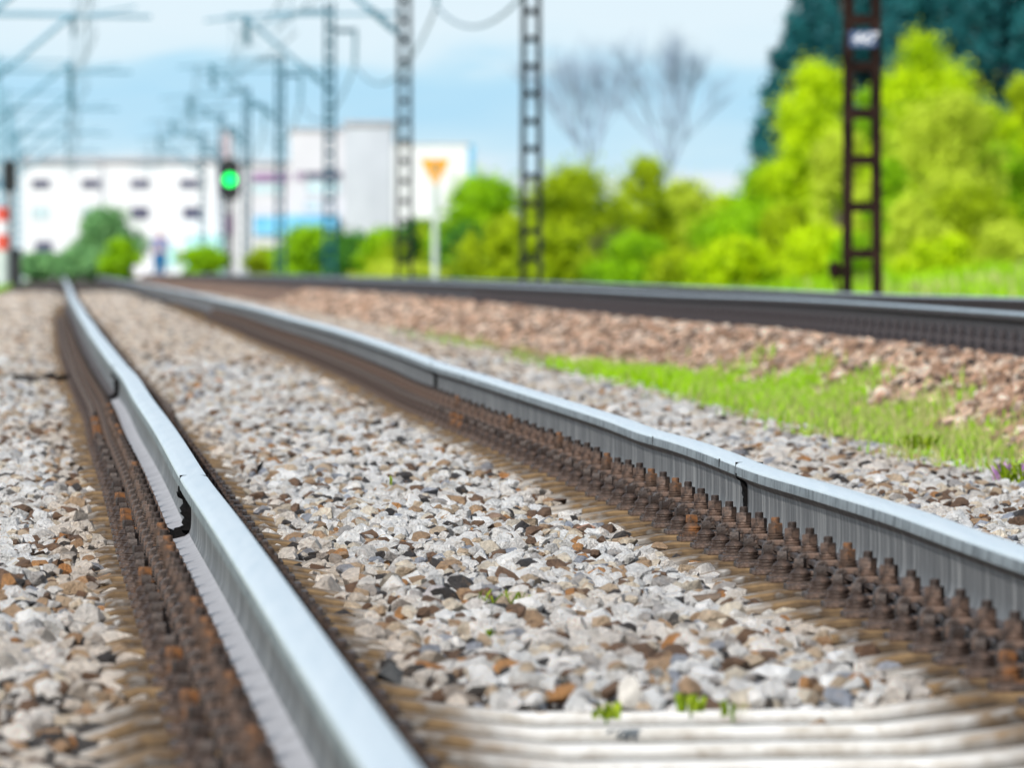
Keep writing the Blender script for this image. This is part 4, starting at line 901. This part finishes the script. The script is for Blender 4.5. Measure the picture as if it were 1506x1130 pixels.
FL = [
 ('shrub', 178, 54, 352, 406, 480, 'leaf_green', 'green shrub just left of the person by the track', 3500, {}),
 ('shrub', 115, 90, 366, 406, 490, 'leaf_far', 'low shrub under the blue green tree before the white building', 3500, {}), # name, px, width, top, base, Y, mat, label, n, extra
 ('deciduous_tree', 152, 120, 305, 405, 520, 'leaf_far', 'blue green tree in front of the white building, left of the person', 5000, {}),
 ('shrub', 60, 90, 372, 408, 560, 'leaf_far', 'low hazy shrub at the foot of the white building', 2200, dict(trunk=False)),
 ('shrub', 300, 80, 364, 406, 500, 'leaf_green', 'rounded green shrub left of the green signal pole', 3000, dict(trunk=False)),
 ('shrub', 395, 70, 366, 408, 420, 'leaf_olive', 'olive shrub just right of the green signal', 3000, dict(trunk=False)),
 ('shrub', 450, 120, 333, 408, 400, 'leaf_green', 'bright green shrub below the blue canopy', 4500, dict(trunk=False)),
 ('shrub', 520, 100, 342, 408, 390, 'leaf_deep', 'dark green shrub between the third and fourth masts', 3500, dict(trunk=False)),
 ('shrub', 568, 90, 336, 408, 380, 'leaf_green', 'mid green shrub behind the third mast', 3500, dict(trunk=False)),
 ('shrub', 622, 100, 322, 400, 370, 'leaf_deep', 'dark green shrub behind the post of the triangle sign', 3500, dict(trunk=False)),
 ('shrub', 600, 160, 385, 412, 300, 'leaf_pale', 'low pale shrub at the foot of the triangle sign', 2500, dict(trunk=False)),
 ('deciduous_tree', 705, 150, 258, 412, 340, 'leaf_green', 'green tree right of the triangle sign', 8000, {}),
 ('shrub', 690, 110, 330, 412, 300, 'leaf_deep', 'dark hollow shrub beside the second mast', 3500, dict(trunk=False)),
 ('shrub', 740, 130, 318, 415, 280, 'leaf_olive', 'olive shrub at the foot of the second mast', 6000, dict(trunk=False)),
 ('deciduous_tree', 850, 190, 240, 415, 300, 'leaf_olive', 'wide yellow green tree below the bare trees', 10000, {}),
 ('deciduous_tree', 945, 110, 228, 412, 310, 'leaf_olive', 'brownish olive tree rising under the fuller bare tree', 5000, {}),
 ('shrub', 1010, 130, 262, 412, 330, 'leaf_pale', 'pale yellow green shrub left of the big green bank trees', 5000, dict(trunk=False)),
 ('shrub', 1100, 190, 300, 420, 250, 'leaf_green', 'broad mid green shrub in front of the lime trees', 9000, dict(trunk=False)),
 ('shrub', 1010, 120, 368, 418, 230, 'leaf_olive', 'low lime shrub behind the second track, left of the broad one', 4000, dict(trunk=False)),
 ('deciduous_tree', 1130, 120, 238, 410, 330, 'leaf_green', 'green tree at the edge of the open sky', 6000, {}),
 ('deciduous_tree', 1205, 150, 85, 400, 330, 'leaf_lime', 'tall lime tree left of the nearest mast', 12000, dict(nl=13)),
 ('deciduous_tree', 1180, 140, 150, 400, 320, 'leaf_lime', 'lower lime tree spreading toward the sky left of the nearest mast', 9000, dict(nl=11)),
 ('deciduous_tree', 1235, 120, 190, 410, 290, 'leaf_pale', 'pale green tree directly behind the nearest mast', 8000, dict(nl=11)),
 ('deciduous_tree', 1362, 170, 42, 400, 320, 'leaf_lime', 'tallest lime tree right of the nearest mast', 14000, dict(nl=14)),
 ('deciduous_tree', 1400, 190, 135, 390, 290, 'leaf_pale', 'pale green tree in front of the tallest lime tree', 12000, dict(nl=12)),
 ('shrub', 1312, 90, 232, 400, 270, 'leaf_green', 'deep green shrub right beside the nearest mast', 5500, dict(trunk=False, nl=11)),
 ('deciduous_tree', 1470, 150, 210, 370, 300, 'leaf_green', 'darker green tree near the right edge of the photo', 8000, {}),
 ('deciduous_tree', 1500, 90, 110, 370, 340, 'leaf_olive', 'olive tree at the right edge, under the conifers', 6000, {}),
 ('shrub', 1200, 170, 335, 425, 215, 'leaf_lime', 'lime shrub behind the foot of the nearest mast', 6500, dict(trunk=False)),
 ('shrub', 1380, 150, 345, 425, 205, 'leaf_lime', 'low lime shrub on the bank right of the nearest mast', 4500, dict(trunk=False)),
 ('shrub', 1475, 130, 330, 425, 215, 'leaf_pale', 'straw tinted shrub on the bank at the right edge', 4000, dict(trunk=False)),

 ('shrub', 930, 120, 345, 420, 240, 'leaf_green', 'green shrub right of the dark leafless shrub', 5000, {}),
 ('shrub', 815, 110, 330, 418, 255, 'leaf_olive', 'olive shrub just right of the second mast', 5000, {}),
 ('shrub', 1080, 130, 352, 424, 205, 'leaf_lime', 'low lime shrub touching the line of the second track, centre right', 5500, {}),
 ('shrub', 1160, 110, 300, 420, 235, 'leaf_olive', 'olive shrub between the broad shrub and the nearest mast', 5000, {}),
 ('shrub', 1430, 150, 275, 400, 250, 'leaf_olive', 'round olive shrub on the bank below the darker green tree', 6500, {}),
 ('shrub', 1345, 110, 285, 410, 240, 'leaf_pale', 'pale shrub on the bank close to the right of the nearest mast', 5500, {}),
 ('shrub', 1255, 90, 345, 425, 200, 'leaf_green', 'small green shrub seen through the foot of the nearest mast', 3500, {}),
 ('deciduous_tree', 1290, 120, 110, 400, 335, 'leaf_green', 'green tree filling the gap behind the nearest mast', 8000, {}),
 ('deciduous_tree', 1455, 140, 150, 380, 335, 'leaf_lime', 'lime tree between the tallest lime tree and the right edge', 9000, {}),
 ('shrub', 1060, 110, 285, 415, 340, 'leaf_lime', 'yellow lime shrub in the dip where the sky shows lowest', 5000, {}),
]
for i, (nm, px, w, top, base, Yd, mt, lb, n, ex) in enumerate(FL):
    ex = dict(ex); tree(nm, px, w, top, base+4, Yd, mt, lb, 100+i, n, group='spring greenery behind the second track' if px > 400 else None, cat='tree' if nm != 'shrub' else 'shrub', **ex)
# continuous scrub that closes the gaps between the single bushes
r = np.random.RandomState(55)
lobes = []
for px in np.arange(560, 1560, 9):
    Yd = 372+r.uniform(-15, 15); top = np.interp(px, [560, 660, 760, 900, 1000, 1060, 1120, 1200, 1560], [352, 318, 300, 285, 305, 315, 290, 230, 200])+r.uniform(-14, 22)
    X, zt = pix(px, top, Yd); _, zb = pix(px, 404, Yd); hh = (zt-zb)/2
    for q in range(3): lobes.append((X+r.uniform(-.3, .3), Yd+r.uniform(-1, 1), zb+hh*(.35+.6*q)*r.uniform(.8, 1.05), r.uniform(.35, .7), .8, hh*r.uniform(.35, .6)))
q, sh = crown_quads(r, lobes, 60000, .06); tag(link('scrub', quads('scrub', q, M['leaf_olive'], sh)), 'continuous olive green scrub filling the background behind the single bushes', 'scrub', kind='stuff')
# dark leafless shrub in the green
r = np.random.RandomState(77); X, zb = pix(908, 412, 262); e = empty('bare_shrub', (X, 262, zb)); mb = MB()
for i in range(8): grow(mb, r, Vector((r.normal()*.06, 0, -.1)), Vector((r.normal()*.35, r.normal()*.3, 1)).normalized(), .62, .03, 3, .45)
mb.build('branches', M['bark'], e); tag(e, 'dark leafless shrub with fanning stems in front of the wide yellow green tree', 'shrub')
CF = [(1160, 110, 25, 400), (1195, 120, -60, 410), (1240, 120, -110, 400), (1290, 130, -150, 415), (1335, 120, -120, 400), (1385, 130, -170, 410), (1430, 120, -130, 400), (1475, 130, -180, 415), (1525, 130, -150, 400), (1575, 130, -170, 410)]
CL = ['dark conifer at the edge of the sky, its tip ragged and lowest', 'second conifer from the open sky', 'third conifer from the open sky', 'conifer directly behind the nearest mast', 'conifer just right of the nearest mast', 'conifer above the tallest lime tree', 'conifer right of the tallest lime tree', 'conifer behind the olive tree at the right', 'last conifer inside the right edge', 'conifer cut by the right edge of the photo']
for i, ((px, w, top, Yd), lb) in enumerate(zip(CF, CL)):
    r = np.random.RandomState(300+i); s = Yd/F; X, zt = pix(px, top, Yd); zb = (HY-395)*s+CZ; e = empty('conifer', (X, Yd, zb)); H = zt-zb; R = w*s/2; lobes = []
    for k in range(48):
        t = k/47; a = r.uniform(0, 2*PI); rad = R*(1.05-.75*t)*r.uniform(.5, 1); lobes.append((rad*math.cos(a), rad*math.sin(a), H*(.15+.80*t), R*r.uniform(.35, .6)*(1.1-.5*t), R*.45*(1.1-.5*t), H*.055))
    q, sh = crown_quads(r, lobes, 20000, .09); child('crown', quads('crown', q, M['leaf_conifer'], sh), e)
    mb = MB(); mb.tube([(0,0,-.4), (0,0,H*.5), (0,0,H*.97)], [.17,.10,.03], 8); limbs(mb, r, (0,0,H*.3), [l[:3] for l in lobes[2:44:4]], .10); mb.build('trunk', M['bark'], e); tag(e, lb, 'conifer', 'dark conifers behind the lime trees')
# distant treeline that closes the horizon
r = np.random.RandomState(9); lobes = []
for x in np.arange(-140, 200, 4.0):
    if r.uniform() < .9: lobes.append((x, 1000+r.uniform(-20, 20), CZ+r.uniform(-.2, .6), 3.5, 3, r.uniform(.8, 2.2)*(1 if x < 12 else 1.6)))
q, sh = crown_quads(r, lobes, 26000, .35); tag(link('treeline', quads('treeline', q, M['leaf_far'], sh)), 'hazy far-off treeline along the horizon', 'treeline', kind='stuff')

# ------------------------------------------------------------------ sky and sun
SUN_EL, SUN_AZ = math.radians(31), math.radians(-152)    # azimuth from +Y (view direction), negative = left; behind the camera on the left
w = bpy.data.worlds.new('World'); sc.world = w; w.use_nodes = True; nt = w.node_tree; L = nt.links.new; nt.nodes.clear()
out = N(nt, 'ShaderNodeOutputWorld'); bg1 = N(nt, 'ShaderNodeBackground'); bg2 = N(nt, 'ShaderNodeBackground'); mix = N(nt, 'ShaderNodeMixShader')
sky = N(nt, 'ShaderNodeTexSky'); sky.sky_type = 'NISHITA'; sky.sun_disc = False; sky.sun_elevation = SUN_EL; sky.sun_rotation = SUN_AZ; L(sky.outputs[0], bg1.inputs[0]); bg1.inputs[1].default_value = .12
tc = N(nt, 'ShaderNodeTexCoord'); sp = N(nt, 'ShaderNodeSeparateXYZ'); L(tc.outputs['Generated'], sp.inputs[0])
mp = N(nt, 'ShaderNodeMapping'); L(tc.outputs['Generated'], mp.inputs[0]); mp.inputs['Scale'].default_value = (55, 55, 260)
nz = N(nt, 'ShaderNodeTexNoise', Scale=1.0, Detail=4, Roughness=.5); L(mp.outputs[0], nz.inputs['Vector'])
ns = N(nt, 'ShaderNodeMath', operation='MULTIPLY_ADD'); L(nz.outputs[0], ns.inputs[0]); ns.inputs[1].default_value = .010; ns.inputs[2].default_value = -.005
ad = N(nt, 'ShaderNodeMath', operation='ADD'); L(sp.outputs[2], ad.inputs[0]); L(ns.outputs[0], ad.inputs[1])
mr = N(nt, 'ShaderNodeMapRange'); L(ad.outputs[0], mr.inputs[0]); mr.inputs[1].default_value = 0; mr.inputs[2].default_value = .06
cr = N(nt, 'ShaderNodeValToRGB'); L(mr.outputs[0], cr.inputs[0]); e = cr.color_ramp.elements
def rp(py): return (400-py)/F/.06
e[0].position = rp(330); e[0].color = (.78,.90,.96,1)
e[1].position = 1; e[1].color = (.74,.86,.95,1)
for py, c in ((255, (.80,.90,.965)), (225, (.60,.83,.96)), (140, (.47,.76,.955)), (105, (.53,.80,.965)), (78, (.72,.89,.985)), (30, (.77,.91,.99)), (-60, (.76,.90,.985))):
    x = e.new(rp(py)); x.color = (*c, 1)
L(cr.outputs[0], bg2.inputs[0]); bg2.inputs[1].default_value = 1.0
# low haze and cloud near the horizon, broken cloud above
m2 = N(nt, 'ShaderNodeMapRange'); L(sp.outputs[2], m2.inputs[0]); m2.inputs[1].default_value = .06; m2.inputs[2].default_value = .5; m2.inputs[3].default_value = 1; m2.inputs[4].default_value = .28
L(m2.outputs[0], mix.inputs[0]); L(bg1.outputs[0], mix.inputs[1]); L(bg2.outputs[0], mix.inputs[2]); L(mix.outputs[0], out.inputs[0])
sd = bpy.data.lights.new('sun', 'SUN'); sd.energy = 5.0; sd.angle = math.radians(2.5); sd.color = (1, .98, .94); so = bpy.data.objects.new('sun', sd); col.objects.link(so)
dv = Vector((math.sin(SUN_AZ)*math.cos(SUN_EL), math.cos(SUN_AZ)*math.cos(SUN_EL), math.sin(SUN_EL))); so.rotation_euler = dv.to_track_quat('Z', 'Y').to_euler(); so.location = (0, 0, 30)

# ------------------------------------------------------------------ camera
cd = bpy.data.cameras.new('camera'); cam = bpy.data.objects.new('camera', cd); col.objects.link(cam); sc.camera = cam
cd.sensor_width = 36; cd.lens = F/1506*36; cd.clip_start = .5; cd.clip_end = 6000
cam.location = (0, 0, CZ); cam.rotation_euler = (PI/2 - math.atan((565-HY)/F), 0, 0)
cd.dof.use_dof = True; cd.dof.focus_distance = 29.0; cd.dof.aperture_fstop = (cd.lens/1000)/.036; cd.dof.aperture_blades = 0
sc.view_settings.view_transform = 'Standard'; sc.view_settings.look = 'None'; sc.view_settings.exposure = 0; sc.view_settings.gamma = 1
sc.cycles.use_denoising = True; sc.cycles.max_bounces = 6
